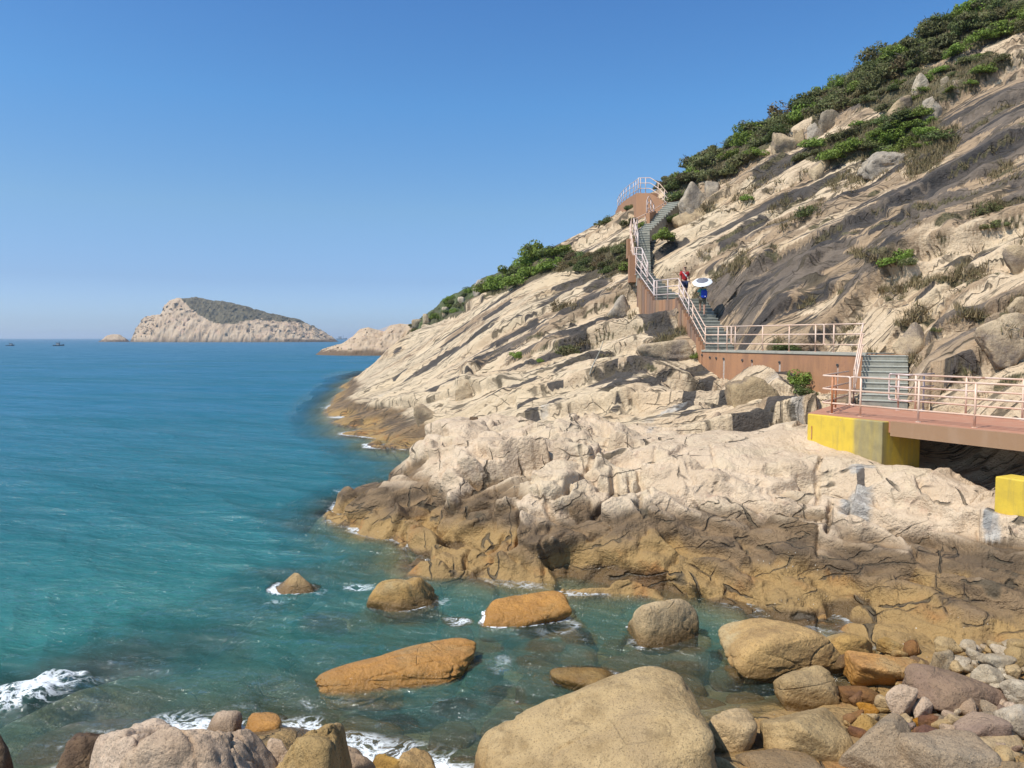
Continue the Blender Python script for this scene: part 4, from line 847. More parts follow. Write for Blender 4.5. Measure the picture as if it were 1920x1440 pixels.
# --- railings: a section is one thing with its rails, end bends and posts
RAILG = 'salmon painted tube railings along the path'
def rail_section(label, base, posts, hs=(1.08, 0.70, 0.30), close0=True, close1=True, mat='rail', r=0.027, postmat=None, name='railing'):
    """base: foot points of the section; posts: arc lengths of the posts."""
    base = [Vector(p) for p in base]; seg = [(b_ - a_).length for a_, b_ in zip(base, base[1:])]; tot = sum(seg)
    def pt(s):
        s = max(0, min(tot, s))
        for a_, b_, l in zip(base, base[1:], seg):
            if s <= l + 1e-6: return a_ + (b_ - a_) * (s / l)
            s -= l
        return base[-1].copy()
    o = empty(name, base[0], label, 'railing', RAILG)
    for h, nm in zip(hs, ('handrail', 'middle_rail', 'bottom_rail')):
        m = MB(); m.tube(round_path([p + UP * h for p in base], 0.15), r, 7); m.build(nm, M[mat], o, True)
    for end, flag in ((0, close0), (1, close1)):
        if not flag: continue
        p = base[0] if end == 0 else base[-1]; q = base[1] if end == 0 else base[-2]; d = (p - q).normalized() * 0.13; d.z = (p - q).normalized().z * 0.13
        m = MB(); m.tube(round_path([p + UP * hs[0], p + d + UP * hs[0], p + d + UP * hs[2], p + UP * hs[2]], 0.11, 4), r, 7)
        m.build('end_bend', M[mat], o, True)
        if len(hs) > 2:
            m = MB(); m.tube([p + UP * hs[1], p + d + UP * hs[1]], r, 6); m.build('end_stub', M[mat], o, True)
    for s in posts:
        p = pt(s); m = MB(); m.tube([p - UP * 0.02, p + UP * (hs[0] - 0.01)], r * 1.08, 8); po = m.build('post', M[postmat or mat], o, True)
        m = MB(); m.tube([p - UP * 0.015, p + UP * 0.012], r * 2.6, 10); m.build('base_plate', M[mat], po)
    return o
rail_section('long seaward railing of the footbridge, nearest the camera and running off the right edge', [bp(-0.18, 0), bp(9.3, 0)], [0.20, 1.9, 3.35, 4.9, 6.4, 7.9, 9.3], close1=False, mat='rail')
rail_section('short rusty railing panel round the corner above the yellow block', [bp(-0.45, 0.0), V3(9.05, 22.95, ZD), V3(11.05, 25.85, ZD)], [0.48, 2.6], close0=True, close1=False, mat='rail', postmat='railrust')
rail_section('inland railing of the footbridge, behind the seaward one against the bare slope', [bp(-0.65, 2.76), bp(9.3, 2.76)], [0.5, 2.0, 3.5, 5.0, 6.5, 8.0, 9.3], close1=False, mat='rail')
rail_section('short faded railing return behind the footbridge, beside the foot of the concrete steps', [bp(-0.92, 2.76), V3(11.72, 23.25, ZD), V3(13.0, 24.25, ZD)], [0.3, 1.7], close0=True, close1=False, mat='railpale')
# --- steps
STEPG = 'flights of grey concrete steps on the path'
def flight(label, a, b_, width, z0, z1, n, side=None, deep=0.7, nose=True, wid_top=None):
    a, b_ = V3(*a), V3(*b_); d = b_ - a; L = d.length; d.normalize(); s = Vector((d.y, -d.x, 0))
    if s.x < 0: s = -s
    if side is not None: s = V3(*side).normalized()
    o = empty('staircase', (a.x, a.y, z0), label, 'staircase', STEPG); tr = L / n; rs = (z1 - z0) / n
    for i in range(n):
        z = z0 + rs * (i + 1); w = width if wid_top is None else width + (wid_top - width) * i / (n - 1)
        c = a + d * (tr * (i + 0.5)) + s * (w / 2); m = MB()
        m.obox((c.x, c.y, z - 0.03 - deep / 2), d * (tr / 2 - 0.002), s * (w / 2 - 0.001 * (i % 2)), UP * (deep / 2)); stp = m.build('step', M['concrete'], o)
        if nose:
            m = MB(); c2 = c - d * 0.012
            m.obox((c2.x, c2.y, z - 0.014), d * (tr / 2 + 0.010), s * (w / 2 + 0.006), UP * 0.0155); m.build('tread', M['nosing'], stp)
    return o
flight('short flight of nine grey concrete steps from the footbridge to the brown walled landing', (11.25, 25.5), (12.35, 27.75), 1.42, ZD, 5.21, 9, deep=1.4)
flight('grey steps beside the stepped brown wall, leading up to the red-shirted walker', (9.18, 37.45), (8.70, 41.5), 1.45, 5.25, 7.85, 15)
flight('flight of grey steps just above the red-shirted walker, splaying wide at its foot', (7.83, 43.4), (7.40, 47.6), 1.55, 7.85, 9.65, 10, wid_top=0.95)
flight('narrow upper flight of grey steps squeezed between tangled railings and a green bush', (7.40, 47.6), (8.30, 53.0), 0.92, 9.65, 12.75, 16, wid_top=0.85)
flight('topmost flight of grey steps turning right below the high rust-brown wall', (8.30, 53.0), (11.2, 57.0), 0.95, 12.75, 15.4, 14)
# --- walls
def wall_thing(name, label, cat='retaining wall', group='rust-brown retaining walls of the path', loc=(0, 0, 0)):
    return empty(name, loc, label, cat, group)
PA, PB = V3(12.95, 29.0), V3(9.18, 37.5); ZP = 5.25
PDv = (PB - PA).normalized(); PN = Vector((PDv.y, -PDv.x, 0));  PN = PN if PN.x > 0 else -PN
PLEN = (PB - PA).length
def pf(s, out, z): p = PA + PDv * s - PN * out; return V3(p.x, p.y, z)
def px_on_platform(px):                         # arc length along the wall line where it is seen at that photo column
    t = (px - 960) / F / (ct) ; best = min(range(0, 1000), key=lambda k: abs((PA + PDv * (PLEN * k / 999)).x - t * (PA + PDv * (PLEN * k / 999)).y * 1.0)); return PLEN * best / 999
w = wall_thing('retaining_wall', 'long rust-brown retaining wall under the middle landing, with round drain holes and pale streaks', loc=(PA.x, PA.y, 3.2))
holes = [(px_on_platform(x), z) for x, z in ((1576, 4.78), (1467, 4.80), (1415, 4.82), (1397, 4.83), (1362, 4.86), (1348, 4.88), (1336, 4.9), (1320, 5.0))]
nx, nz = 180, 26; vs = []; st_ = []
PA2 = PA - PDv * 2.2                       # the wall runs on behind the bush to the deck
LEN2 = PLEN + 2.2
for k in range(nz + 1):
    z = 2.6 + (ZP - 0.02 - 2.6) * k / nz
    for i in range(nx + 1):
        s = -2.2 + LEN2 * i / nx; p = pf(s, 0.16, z); vs.append((p.x - PA.x, p.y - PA.y, z - 3.2))
        a = 0
        for q, (hs_, hz) in enumerate(holes):
            if z < hz: a = max(a, (1.0 if q in (1, 4) else 0.75 if q in (0, 2) else 0.45) * math.exp(-((s - hs_) / (0.055 + 0.03 * (hz - z))) ** 2) * (1 - 0.35 * (hz - z)))
        st_.append(a)
me = np_mesh('wall_face', np.array(vs), grid_quads(nz + 1, nx + 1)[:, ::-1], False, {'stain': np.array(st_)}); link_mesh('wall_face', me, M['streakwall'], w)
m = MB(); a_, b2 = pf(-2.2, 0.15, 0), pf(PLEN, 0.15, 0); c_, d_ = pf(PLEN, -1.25, 0), pf(-0.1, -1.25, 0); e_ = pf(-0.2, 0.0, 0)
m.prism([(p.x, p.y) for p in (pf(0, 0.15, 0), d_, c_, b2)][::1], 2.6, ZP - 0.03); m.build('wall_core', M['walldark'], w)
m = MB(); m.prism([(p.x, p.y) for p in (pf(-0.25, 0.20, 0), pf(-0.25, -1.3, 0), pf(PLEN + 0.05, -1.3, 0), pf(PLEN + 0.05, 0.20, 0))], ZP - 0.10, ZP); m.build('landing_slab', M['kerb'], w, bevel=0.015)
m = MB(); m.obox((pf(-1.2, 0.05, 4.0)), PDv * 0.99, PN * 0.10, UP * 1.2); m.build('wall_wing', M['wall'], w)
for hs_, hz in holes:
    p = pf(hs_, 0.15, hz); m = MB(); m.tube([p, p - PN * 0.05], 0.055, 10); hh = m.build('drain_hole', M['pipe'], w)
    m = MB(); m.tube([p - PN * 0.045, p - PN * 0.0525], 0.042, 10); m.build('opening_shade', M['hole'], hh)  # solid near-black disc: the shade inside the pipe mouth, put in as colour
# stepped wall beside the flight: narrow boards of concrete, each as high as its step
w = wall_thing('stepped_wall', 'stepped brown wall of upright board-marked strips below the flight to the red-shirted walker', loc=(9.18, 37.5, 4))
random.seed(4)
def stepped(a, b_, z0, z1, n, parent, down, out=0.14, per=1):
    a, b_ = V3(*a), V3(*b_); d = b_ - a; L = d.length; d.normalize(); s = Vector((d.y, -d.x, 0)); s = s if s.x > 0 else -s
    for i in range(n):
        z = z0 + (z1 - z0) * (i + 1) / n
        for k in range(per):
            w_ = L / n / per; c = a + d * (w_ * (i * per + k + 0.5)) - s * (out - 0.07 + random.uniform(-.016, .016)); m = MB()
            m.obox((c.x, c.y, z - down / 2 + random.uniform(-.012, .012)), d * (w_ / 2 - 0.006), s * 0.10, UP * (down / 2))
            m.build('wall_board', M[random.choice(['wall', 'walldark', 'walldark', 'wall', 'beam'])], parent)
stepped((9.18, 37.5), (8.70, 41.5), 5.32, 7.92, 15, w, 2.6)
stepped((8.72, 41.5), (7.83, 43.4), 7.84, 7.86, 7, w, 2.6)
stepped((7.83, 43.4), (7.50, 46.6), 7.95, 9.3, 9, w, 2.2)
m = MB(); m.prism([(8.62, 41.5), (10.15, 41.3), (9.45, 43.4), (7.75, 43.45)], 7.3, 7.845); m.build('landing_slab', M['concrete'], w)
w = wall_thing('low_wall', 'low rust-brown wall stub left of the tangled railings half way up', loc=(7.2, 47.5, 8.5))
m = MB(); p = at(1183, 480, 47.4); m.obox((p.x + .12, p.y + .3, p.z - 0.75), (0.2, 0, 0), (0, 0.3, 0), UP * 0.8); m.build('stub', M['wall'], w)
m = MB(); p = at(1180, 450, 50.5); m.obox((p.x + .05, p.y, p.z - 0.55), (0.2, 0, 0), (0, 0.3, 0), UP * 0.6); m.build('stub', M['wall'], w)
# the high wall with its curved far end
w = wall_thing('retaining_wall', 'high rust-brown wall on the ridge at the top of the path, its left end curving out of sight', loc=(9.5, 60, 14))
topc = at(1193, 362, 60.0); pc0 = at(1250, 385, 57.6)
curve = [at(1193, 362, 60.0), at(1187, 366, 61.6), at(1178, 371, 64), at(1167, 379, 67), at(1159, 388, 70), at(1154, 397, 73)]
m = MB()
for (p, q) in zip(curve, curve[1:]):
    d = (q - p); d.z = 0; n = Vector((-d.y, d.x, 0)).normalized(); n = n if n.x > 0 else -n
    i = curve.index(p)
    pts = [(p.x, p.y), (q.x, q.y), (q.x + n.x * 1.6, q.y + n.y * 1.6), (p.x + n.x * 1.6, p.y + n.y * 1.6)]
    m.prism(pts[::-1], [p.z - 4 if k in (0, 3) else q.z - 4 for k in range(4)], [p.z if k in (0, 3) else q.z for k in range(4)][::1])
m.build('curved_wall', M['wall'], w)
m = MB(); fr = [at(1193, 362, 59.97), at(1219, 362, 59.0), at(1236, 372, 58.3), at(1252, 384, 57.5)]
for p, q in zip(fr, fr[1:]):
    n = Vector((0.45, 0.9, 0)); pts = [(p.x, p.y), (q.x, q.y), (q.x + n.x, q.y + n.y), (p.x + n.x, p.y + n.y)]
    m.prism(pts, 12.0, [p.z, q.z, q.z, p.z])
m.build('front_wall', M['wall'], w)
w = wall_thing('stair_wall', 'narrow rust-brown wall beside the topmost steps, ending at a short railing', loc=(9.2, 54, 12))
m = MB(); fr = [at(1212, 402, 54.2), at(1226, 413, 54.8)]
p, q = at(1212, 400, 54.0), at(1224, 396, 55.4); m.prism([(p.x, p.y), (p.x + .2, p.y - .15), (q.x + .2, q.y - .15), (q.x, q.y)], 11.6, [p.z, p.z, q.z, q.z]); m.build('wall_face', M['wall'], w)

# --- railings along the landing and up the flights
def onp(px, out=0.0): return pf(px_on_platform(px), out, ZP)
rail_section('railing on the right corner of the brown walled landing, running down beside the nine steps', [onp(1548), pf(0.0, 0, ZP), V3(12.30, 27.7, 5.2), V3(11.12, 25.6, ZD + 0.05)], [0.35, (onp(1548) - PA).length, (onp(1548) - PA).length + 1.6, (onp(1548) - PA).length + 3.9], close1=False, mat='rail', name='stair_railing')
L2 = (onp(1540) - onp(1374)).length
rail_section('middle railing panel on the brown walled landing, rounded at both ends', [onp(1374), onp(1538)], [0.12, L2 * 0.36, L2 * 0.66, L2 - 0.35], mat='rail')
F1 = [onp(1366), pf(PLEN, 0, ZP), V3(8.93, 39.6, 6.62)]
l0 = (F1[0] - F1[1]).length
rail_section('railing bending from the brown landing up the lower part of the walker\'s flight', F1, [0.15, l0 * 0.45, l0, l0 + 2.1], close1=False, mat='rail', name='stair_railing')
rail_section('faded railing up the rest of the flight and round the landing by the red-shirted walker', [V3(8.91, 39.75, 6.72), V3(8.70, 41.5, 7.85), V3(7.85, 43.35, 7.85)], [0.1, 1.1, 1.9, 3.0, 4.0], close0=False, mat='railpale', name='stair_railing')
rail_section('faded railing climbing steeply left of the steps above the red-shirted walker', [V3(7.80, 43.5, 7.87), V3(7.36, 47.5, 9.68)], [0.1, 1.5, 2.9, 4.2], mat='railpale', name='stair_railing')
q0 = at(1190, 507, 46.5)
rail_section('short hooped railing on the right of the steps above the red-shirted walker', [at(1191, 498, 47.6), at(1203, 500, 46.6), at(1214, 528, 44.6)], [0.2, 1.3, 3.1], mat='railpale', name='stair_railing')
rail_section('steep railing seen end on below the green bushes, left of the narrow upper steps', [at(1190, 511, 47.7), at(1181, 455, 50.6), at(1184, 441, 52.6)], [0.2, 1.4, 2.6, 3.7, 4.8], mat='rail', name='stair_railing')
rail_section('second tangled railing right of the narrow upper steps', [at(1196, 470, 49.8), at(1188, 440, 52.4), at(1194, 440, 53.0)], [0.2, 1.6, 2.9], mat='railpale', name='stair_railing')
rail_section('sloping railing along the topmost steps up to the high brown wall', [at(1191, 441, 53.0), at(1222, 425, 54.9), at(1251, 406, 57.0)], [0.2, 1.5, 4.4], close0=False, close1=False, mat='rail', name='stair_railing')
rail_section('little railing hooped over the narrow wall beside the topmost steps', [at(1213, 405, 54.2), at(1216, 397, 54.4), at(1225, 412, 55.0)], [0.1, 0.8, 1.5], mat='railpale', name='stair_railing')
fr = [at(1199, 361, 59.9), at(1219, 361, 59.1), at(1237, 373, 58.3), at(1251, 390, 57.4)]
rail_section('railing on top of the high brown wall, bending down at its right end', fr, [0.1, 0.6, 2.0, 3.0], close1=False, mat='rail')
cl = [Vector(p) for p in curve]; cl = [p + Vector((0.15, 0, 0)) for p in cl]
rail_section('railing on the curved end of the high brown wall, against the sky', cl, [0.1, 1.2, 2.4, 4.2, 6.0, 7.4, 9.0, 10.8, 12.4], close1=False, mat='railpale')
# ------------------------------------------------------------------ boulders and stones
ROCKS = {}
def rock_mesh(seed, sub=4, p=9.0, planes=14, rough=0.05, flat=0.0, lo=0.74, taper=0.0):
    key = (seed, sub, p, planes, rough, lo, taper)
    if key in ROCKS: return ROCKS[key]
    rg = np.random.default_rng(seed)
    bm = bmesh.new(); bmesh.ops.create_icosphere(bm, subdivisions=sub, radius=1.0)
    me = bpy.data.meshes.new('rock'); bm.to_mesh(me); bm.free()
    n = len(me.vertices); co = np.empty(n * 3, np.float32); me.vertices.foreach_get('co', co); co = co.reshape(-1, 3)
    N = rg.normal(size=(planes, 3)); N = N / np.linalg.norm(N, axis=1)[:, None]; N = np.concatenate([N, np.eye(3), -np.eye(3)]); d = np.concatenate([rg.uniform(lo, 1.08, planes), np.full(6, 1.0)])
    q = np.maximum(0, (co @ N.T) / d[None, :]); r = 1.0 / (np.sum(q ** p, 1) ** (1 / p))
    w = co + 0.25 * np.stack([per3(co * 1.3 + 3, seed), per3(co * 1.3 + 9, seed + 1), per3(co * 1.3 + 15, seed + 2)], 1)
    r = r * (1 + rough * 1.6 * fbm3(w * 1.2 + seed, 2, seed) + rough * fbm3(w * 3.0 + seed, 4, seed + 5, 0.55))
    c1 = np.abs(per3(w * 1.1 + seed * 1.7, seed + 8)); r = r - rough * 0.9 * sstep(0.05, 0.0, c1)         # a few open joints
    e_, rr_ = vor2((w[:, 0] + w[:, 2]) * 1.7 + seed, (w[:, 1] - 0.7 * w[:, 2]) * 1.7, seed)
    r = r * (1 + rough * 0.9 * (rr_ - 0.5) - rough * 0.6 * sstep(0.07, 0.0, e_))                        # spalled faces
    P = co * r[:, None]
    if taper: P[:, :2] *= (1 - taper * np.clip((P[:, 2:3] + 0.3) / 1.3, 0, 1))
    P = P / np.abs(P).max(0)[None, :]                                                                   # fill the unit box
    me.vertices.foreach_set('co', P.astype(np.float32).ravel()); me.polygons.foreach_set('use_smooth', np.ones(len(me.polygons), bool)); me.update()
    ROCKS[key] = me
    return me
MESHMAT = {}
def mesh_with(me, mat):
    k = (me.name, mat)
    if k not in MESHMAT:
        m2 = me.copy(); m2.materials.clear(); m2.materials.append(M[mat]); MESHMAT[k] = m2
    return MESHMAT[k]
SEABED = []
def put_rock(name, label, cat, x0, y0, x1, y1, zb=None, mat='tan', seed=1, sub=4, p=9, planes=14, rough=0.05, rz=0.0, tilt=(0, 0), dep=0.8, D=None, group=None, lo=0.56, bury=0.25, taper=0.0, raw=False):
    xc = (x0 + x1) / 2
    if D is None:
        D0 = atz(xc, y1, zb).y; w = (x1 - x0) / F * D0; D = D0 + w * dep * 0.42
    w = (x1 - x0) / F * D; dp = w * dep
    if zb is None: zb = at(xc, y1, D).z
    zt = at(xc, y0, D + 0.12 * dp).z; h = max(zt - zb, 0.06); az_ = h * (0.5 + bury / 2); zc = zt - az_
    me = mesh_with(rock_mesh(seed, sub, p, planes, rough, 0, lo, taper) if raw else rock_mesh(seed, sub, p * 1.2, max(8, int(planes * 0.8)), rough, 0, lo, taper), mat)
    o = bpy.data.objects.new(name, me); COL.objects.link(o)
    c = at(xc, (y0 + y1) / 2, D); o.location = (c.x, D, zc); o.scale = (w / 2, dp / 2, az_); o.rotation_euler = (math.radians(tilt[0]), math.radians(tilt[1]), math.radians(rz))
    tag(o, label, cat, group); 
    if zb < 0.3: SEABED.append(o)
    return o
CG = 'boulders in the water and along the shore'
R = lambda label, *a, **k: put_rock('boulder', label, 'boulder', *a, group=CG, **k)
R('huge tan boulder with a smooth back, largest of all, at the bottom of the photo', 808, 1250, 1350, 1600, -0.35, 'tan', 404, 6, 8, 9, 0.04, dep=0.8, lo=.55, taper=0.15, raw=True, rz=180)
R('low ochre rock peeping over the back of the huge tan boulder', 1028, 1243, 1205, 1330, -0.3, 'ochre', 12, 5, 8)
R('squat rounded boulder standing alone in the pool with a wet pale ring at its foot', 1178, 1115, 1328, 1232, -0.25, 'tan', 13, 5, 6, 10, 0.035, dep=0.85, rz=8)
R('broad ochre boulder with yellow patches, undercut above the edge of the pool', 1340, 1163, 1585, 1282, -0.05, 'ochre', 401, 6, 10, 9, 0.045, dep=0.75, lo=.55, taper=0.2, raw=True)
R('smaller rounded brown boulder on the right of the broad ochre one', 1525, 1176, 1642, 1245, 0.1, 'ochre', 15, 5, 7, 12)
R('humped brown boulder with a knob, at the right end of the pool', 1450, 1248, 1574, 1340, -0.05, 'tan', 16, 5, 6, 12, 0.06)
R('small dark wedge of rock tucked against the humped brown boulder', 1510, 1292, 1574, 1330, 0.05, 'brown', 17, 4, 10)
R('long orange whaleback rock awash in the pool, glistening wet', 592, 1208, 958, 1312, -0.25, 'orange', 18, 6, 6, 14, 0.06, dep=0.40, rz=14, tilt=(0, -5), lo=0.6)
R('flat orange rock with a sloping tail in the middle of the pool', 893, 1116, 1088, 1192, -0.2, 'orange', 19, 5, 8, 12, 0.05, dep=0.6, tilt=(0, -7), taper=0.35)
R('pointed orange-brown rock with a drowned yellowish skirt, left of the flat orange rock', 690, 1080, 832, 1170, -0.3, 'ochre', 20, 5, 9, 10, 0.06, dep=0.8, taper=0.45)
R('small pyramid rock breaking the waves, farthest out from the shore', 500, 1070, 612, 1142, -0.3, 'tan', 21, 5, 8, 8, 0.06, dep=0.9, taper=0.8)
# bottom-left outcrop
R('pale pinkish slab, largest of the rock outcrop at the lower left', 225, 1326, 545, 1760, -0.1, 'pink', 31, 6, 9, 10, 0.075, dep=0.9, rz=-8, lo=.72, taper=0.3, tilt=(0, 4))
R('pale pinkish ledge left of the largest slab in the lower left outcrop', 110, 1350, 400, 1760, -0.1, 'pink', 32, 6, 9, 10, 0.08, dep=0.9, lo=.72, taper=0.35, tilt=(0, -5))
R('dark barnacled rock on the seaward edge of the lower left outcrop', 95, 1362, 280, 1600, -0.2, 'brown', 33, 5, 9, 14, 0.09, dep=0.9, taper=0.3)
R('dark brown ridge of rock behind the pinkish slabs of the lower left outcrop', 215, 1342, 480, 1500, -0.2, 'brown', 34, 5, 10, 16, 0.10, dep=0.6, taper=0.2)
R('rusty brown flat-topped rock right of the pinkish slabs', 440, 1346, 710, 1720, -0.2, 'tan', 35, 6, 9, 10, 0.07, dep=0.9, lo=.72, taper=0.4, tilt=(0, 7))
R('small orange rock on the water\'s edge above the rusty flat-topped one', 443, 1336, 535, 1400, -0.1, 'orange', 36, 4, 9)
R('split rock wedged between the pinkish slab and the rusty rock', 490, 1392, 575, 1600, 0.0, 'pink', 37, 5, 10)
R('pinkish stone with a flat side at the bottom, right of the rusty flat-topped rock', 600, 1400, 722, 1560, -0.2, 'pink', 38, 5, 9)
R('ochre stone by the bottom edge, left of a twin with a dark joint between', 688, 1408, 762, 1520, -0.2, 'ochre', 39, 4, 8)
R('ochre stone by the bottom edge, right of its twin', 738, 1405, 822, 1520, -0.2, 'ochre', 40, 4, 9)
R('pale brown lump at the head of the lower left outcrop', 385, 1338, 455, 1400, -0.1, 'pink', 41, 4, 9)
R('dark rock cut off by the bottom left corner of the photo', -80, 1360, 30, 1620, -0.3, 'brown', 42, 4, 9)
# lower right
R('tan rock half in the shadow of the huge tan boulder', 1306, 1334, 1418, 1436, 0.0, 'tan', 51, 5, 7, 12)
R('big angular tan block with a flat grey top and a shaded right end', 1410, 1320, 1600, 1450, 0.1, 'tan', 52, 5, 16, 9, 0.035, dep=0.75, rz=12)
R('reddish wedge under the front of the big angular tan block', 1405, 1380, 1495, 1420, 0.1, 'red', 53, 4, 10)
R('grey-tan block with slanting facets, right of the big angular one', 1572, 1344, 1718, 1480, 0.15, 'grey', 54, 5, 14, 10, 0.035, rz=-15)
R('yellowish stone peeping from behind the grey-tan faceted block', 1592, 1336, 1656, 1378, 0.2, 'ochre', 55, 4, 9)
R('small tan hump at the bottom edge below the shadowed rock', 1322, 1410, 1394, 1480, 0.0, 'tan', 56, 4, 6)
R('smooth grey-brown rock at the bottom edge under the big angular block', 1380, 1404, 1545, 1500, 0.0, 'grey', 57, 5, 7, 12)
R('broad grey-brown rock at the bottom edge near the right corner', 1695, 1384, 1860, 1520, 0.15, 'grey', 58, 5, 8, 12)
R('grey-brown rock filling the bottom right corner', 1838, 1402, 1960, 1540, 0.15, 'grey', 59, 4, 8)
R('purplish smooth whaleback stone lying among the cobbles', 1708, 1266, 1910, 1345, 0.28, 'purple', 60, 5, 6, 10, 0.03, dep=0.6, tilt=(0, 9))
R('rough pinkish tan block standing beside the purplish whaleback', 1658, 1281, 1726, 1350, 0.25, 'pink', 61, 5, 12, 10)
R('wet ochre slab lying flat at the edge of the stream into the pool', 1594, 1226, 1720, 1294, 0.12, 'orange', 62, 5, 14, 9, 0.04, dep=0.8)
R('dark red wet stone below the flat ochre slab', 1572, 1284, 1660, 1326, 0.1, 'red', 63, 4, 12)
R('little bright orange stone beside the dark red one', 1604, 1316, 1644, 1344, 0.15, 'orange', 64, 4, 12)
R('square purple-brown stone with a flat face, right of the middle of the cobbles', 1786, 1336, 1882, 1402, 0.3, 'purple', 65, 4, 18, 6, 0.03)
R('pale square block with a white rim, right of the square purple-brown stone', 1874, 1322, 1945, 1388, 0.35, 'pale', 66, 4, 18, 7, 0.04)
R('tan stone at the right edge below the pale square block', 1815, 1380, 1925, 1430, 0.3, 'tan', 67, 4, 8)
R('yellow-tan flat-topped stone perched on an orange one beside the pinkish block', 1722, 1287, 1778, 1314, 0.42, 'tan', 68, 4, 14)
R('orange stone carrying the yellow-tan flat-topped one', 1738, 1305, 1782, 1336, 0.3, 'orange', 69, 4, 10)
R('narrow upright pink stone leaning against the rough pinkish block', 1712, 1304, 1746, 1352, 0.25, 'pink', 70, 4, 12)
R('brown stone below the purplish whaleback', 1770, 1334, 1808, 1370, 0.3, 'tan', 71, 4, 10)
R('pinkish flat stone left of the square purple-brown one', 1706, 1358, 1776, 1402, 0.25, 'red', 72, 4, 12)
R('tall white-faced cobble at the left end of the pale cobbles', 1740, 1218, 1788, 1270, 0.3, 'pale', 73, 4, 12, 10)
R('grey-tan cobble leaning behind the tall white-faced one', 1752, 1194, 1802, 1228, 0.35, 'tan', 74, 4, 10)
R('flat pale cobble resting on top of the pale heap', 1838, 1222, 1900, 1256, 0.55, 'pale', 75, 4, 14)
R('large pale cobble with brown spots in the front of the heap', 1826, 1244, 1884, 1288, 0.42, 'pale', 76, 4, 12)
R('brown round cobble right of the large spotted one', 1884, 1244, 1914, 1272, 0.5, 'tan', 77, 4, 8)
R('big pale cobble at the right edge, white on top', 1870, 1264, 1940, 1320, 0.42, 'pale', 78, 4, 10)
R('long brown and cream stone at the right edge above the pale heap', 1876, 1212, 1935, 1252, 0.5, 'tan', 79, 4, 10)
R('rounded tan stone at the right edge against the foot of the rock', 1892, 1196, 1940, 1228, 0.5, 'tan', 80, 4, 7)
R('flat-topped ochre stone wedged under the rock ledge above the wet slab', 1640, 1196, 1705, 1228, 0.15, 'ochre', 81, 4, 12)
R('small ochre stone in the notch under the rock ledge', 1655, 1213, 1712, 1232, 0.15, 'ochre', 82, 4, 12)
R('brown knob between the broad ochre boulder and the humped one', 1562, 1226, 1594, 1258, 0.15, 'brown', 83, 4, 8)
def zone(px, py, table):
    return min(table, key=lambda t: (px - t[0]) ** 2 + (py - t[1]) ** 2)[2]
CZ = [(1765, 1245, 'beside the tall white-faced cobble'), (1860, 1265, 'round the large spotted cobble'), (1915, 1225, 'at the right edge by the foot of the rock'), (1815, 1215, 'along the foot of the rock ledge'), (1915, 1290, 'by the big white-topped cobble at the right edge'),
      (1655, 1258, 'beside the wet ochre slab'), (1610, 1305, 'by the dark red wet stone'), (1690, 1315, 'round the rough pinkish tan block'), (1745, 1320, 'by the perched flat-topped stone'), (1600, 1350, 'above the big angular tan block'), (1640, 1390, 'by the grey-tan faceted block'), (1700, 1240, 'under the rock ledge'),
      (1830, 1365, 'by the square purple-brown stone'), (1900, 1360, 'by the pale square block'), (1740, 1380, 'left of the square purple-brown stone'), (1880, 1420, 'in the bottom right corner'), (1720, 1430, 'at the bottom edge by the broad grey-brown rock'), (1780, 1410, 'above the broad grey-brown rock'), (1800, 1335, 'below the purplish whaleback'), (1880, 1320, 'at the right end of the purplish whaleback')]
# a scatter of small stones over the cobble cove
rg = random.Random(7)
CG2 = 'small loose stones in the cobble cove'
cob = [rock_mesh(900 + k, 3, rg.choice([9, 12, 16]), 9, 0.05, 0, 0.55) for k in range(9)]
def scatter(n, poly, smin, smax, mats, label, group, lift=0.0, zmax=0.9):
    xs = [p[0] for p in poly]; ys = [p[1] for p in poly]; k = 0; tries = 0
    while k < n and tries < n * 30:
        tries += 1; px, py = rg.uniform(min(xs), max(xs)), rg.uniform(min(ys), max(ys))
        if not pip(poly, np.array([px]), np.array([py]))[0]: continue
        g = pick(px, py, FINE)
        if g is None or g.z > zmax: continue
        s = rg.uniform(smin, smax) / F * g.y * 0.5; me = mesh_with(rg.choice(cob), rg.choice(mats))
        o = bpy.data.objects.new('stone', me); COL.objects.link(o); sz = s * rg.uniform(.5, .85)
        o.location = (g.x, g.y, g.z + sz * 0.35 + lift * rg.random()); o.scale = (s * rg.uniform(.8, 1.2), s * rg.uniform(.7, 1.1), sz); o.rotation_euler = (rg.uniform(-.4, .4), rg.uniform(-.4, .4), rg.uniform(0, 6.3))
        tag(o, label + ' ' + zone(px, py, CZ), 'stone', group); k += 1
        if g.z < 0.3: SEABED.append(o)
scatter(46, [(1780, 1228), (1930, 1205), (1930, 1290), (1840, 1300), (1780, 1280), (1720, 1275), (1735, 1240)], 16, 36, ['pale', 'pale', 'pale', 'tan'], 'small pale broken cobble', CG2, 0.12)
scatter(70, [(1560, 1225), (1730, 1215), (1760, 1290), (1700, 1440), (1560, 1400), (1600, 1290)], 14, 40, ['ochre', 'orange', 'red', 'tan', 'brown'], 'small rusty wet stone', CG2, 0.03)
scatter(60, [(1690, 1330), (1930, 1300), (1930, 1440), (1650, 1440)], 16, 46, ['purple', 'tan', 'pink', 'red', 'grey', 'pale'], 'small brown or pinkish stone', CG2, 0.04)
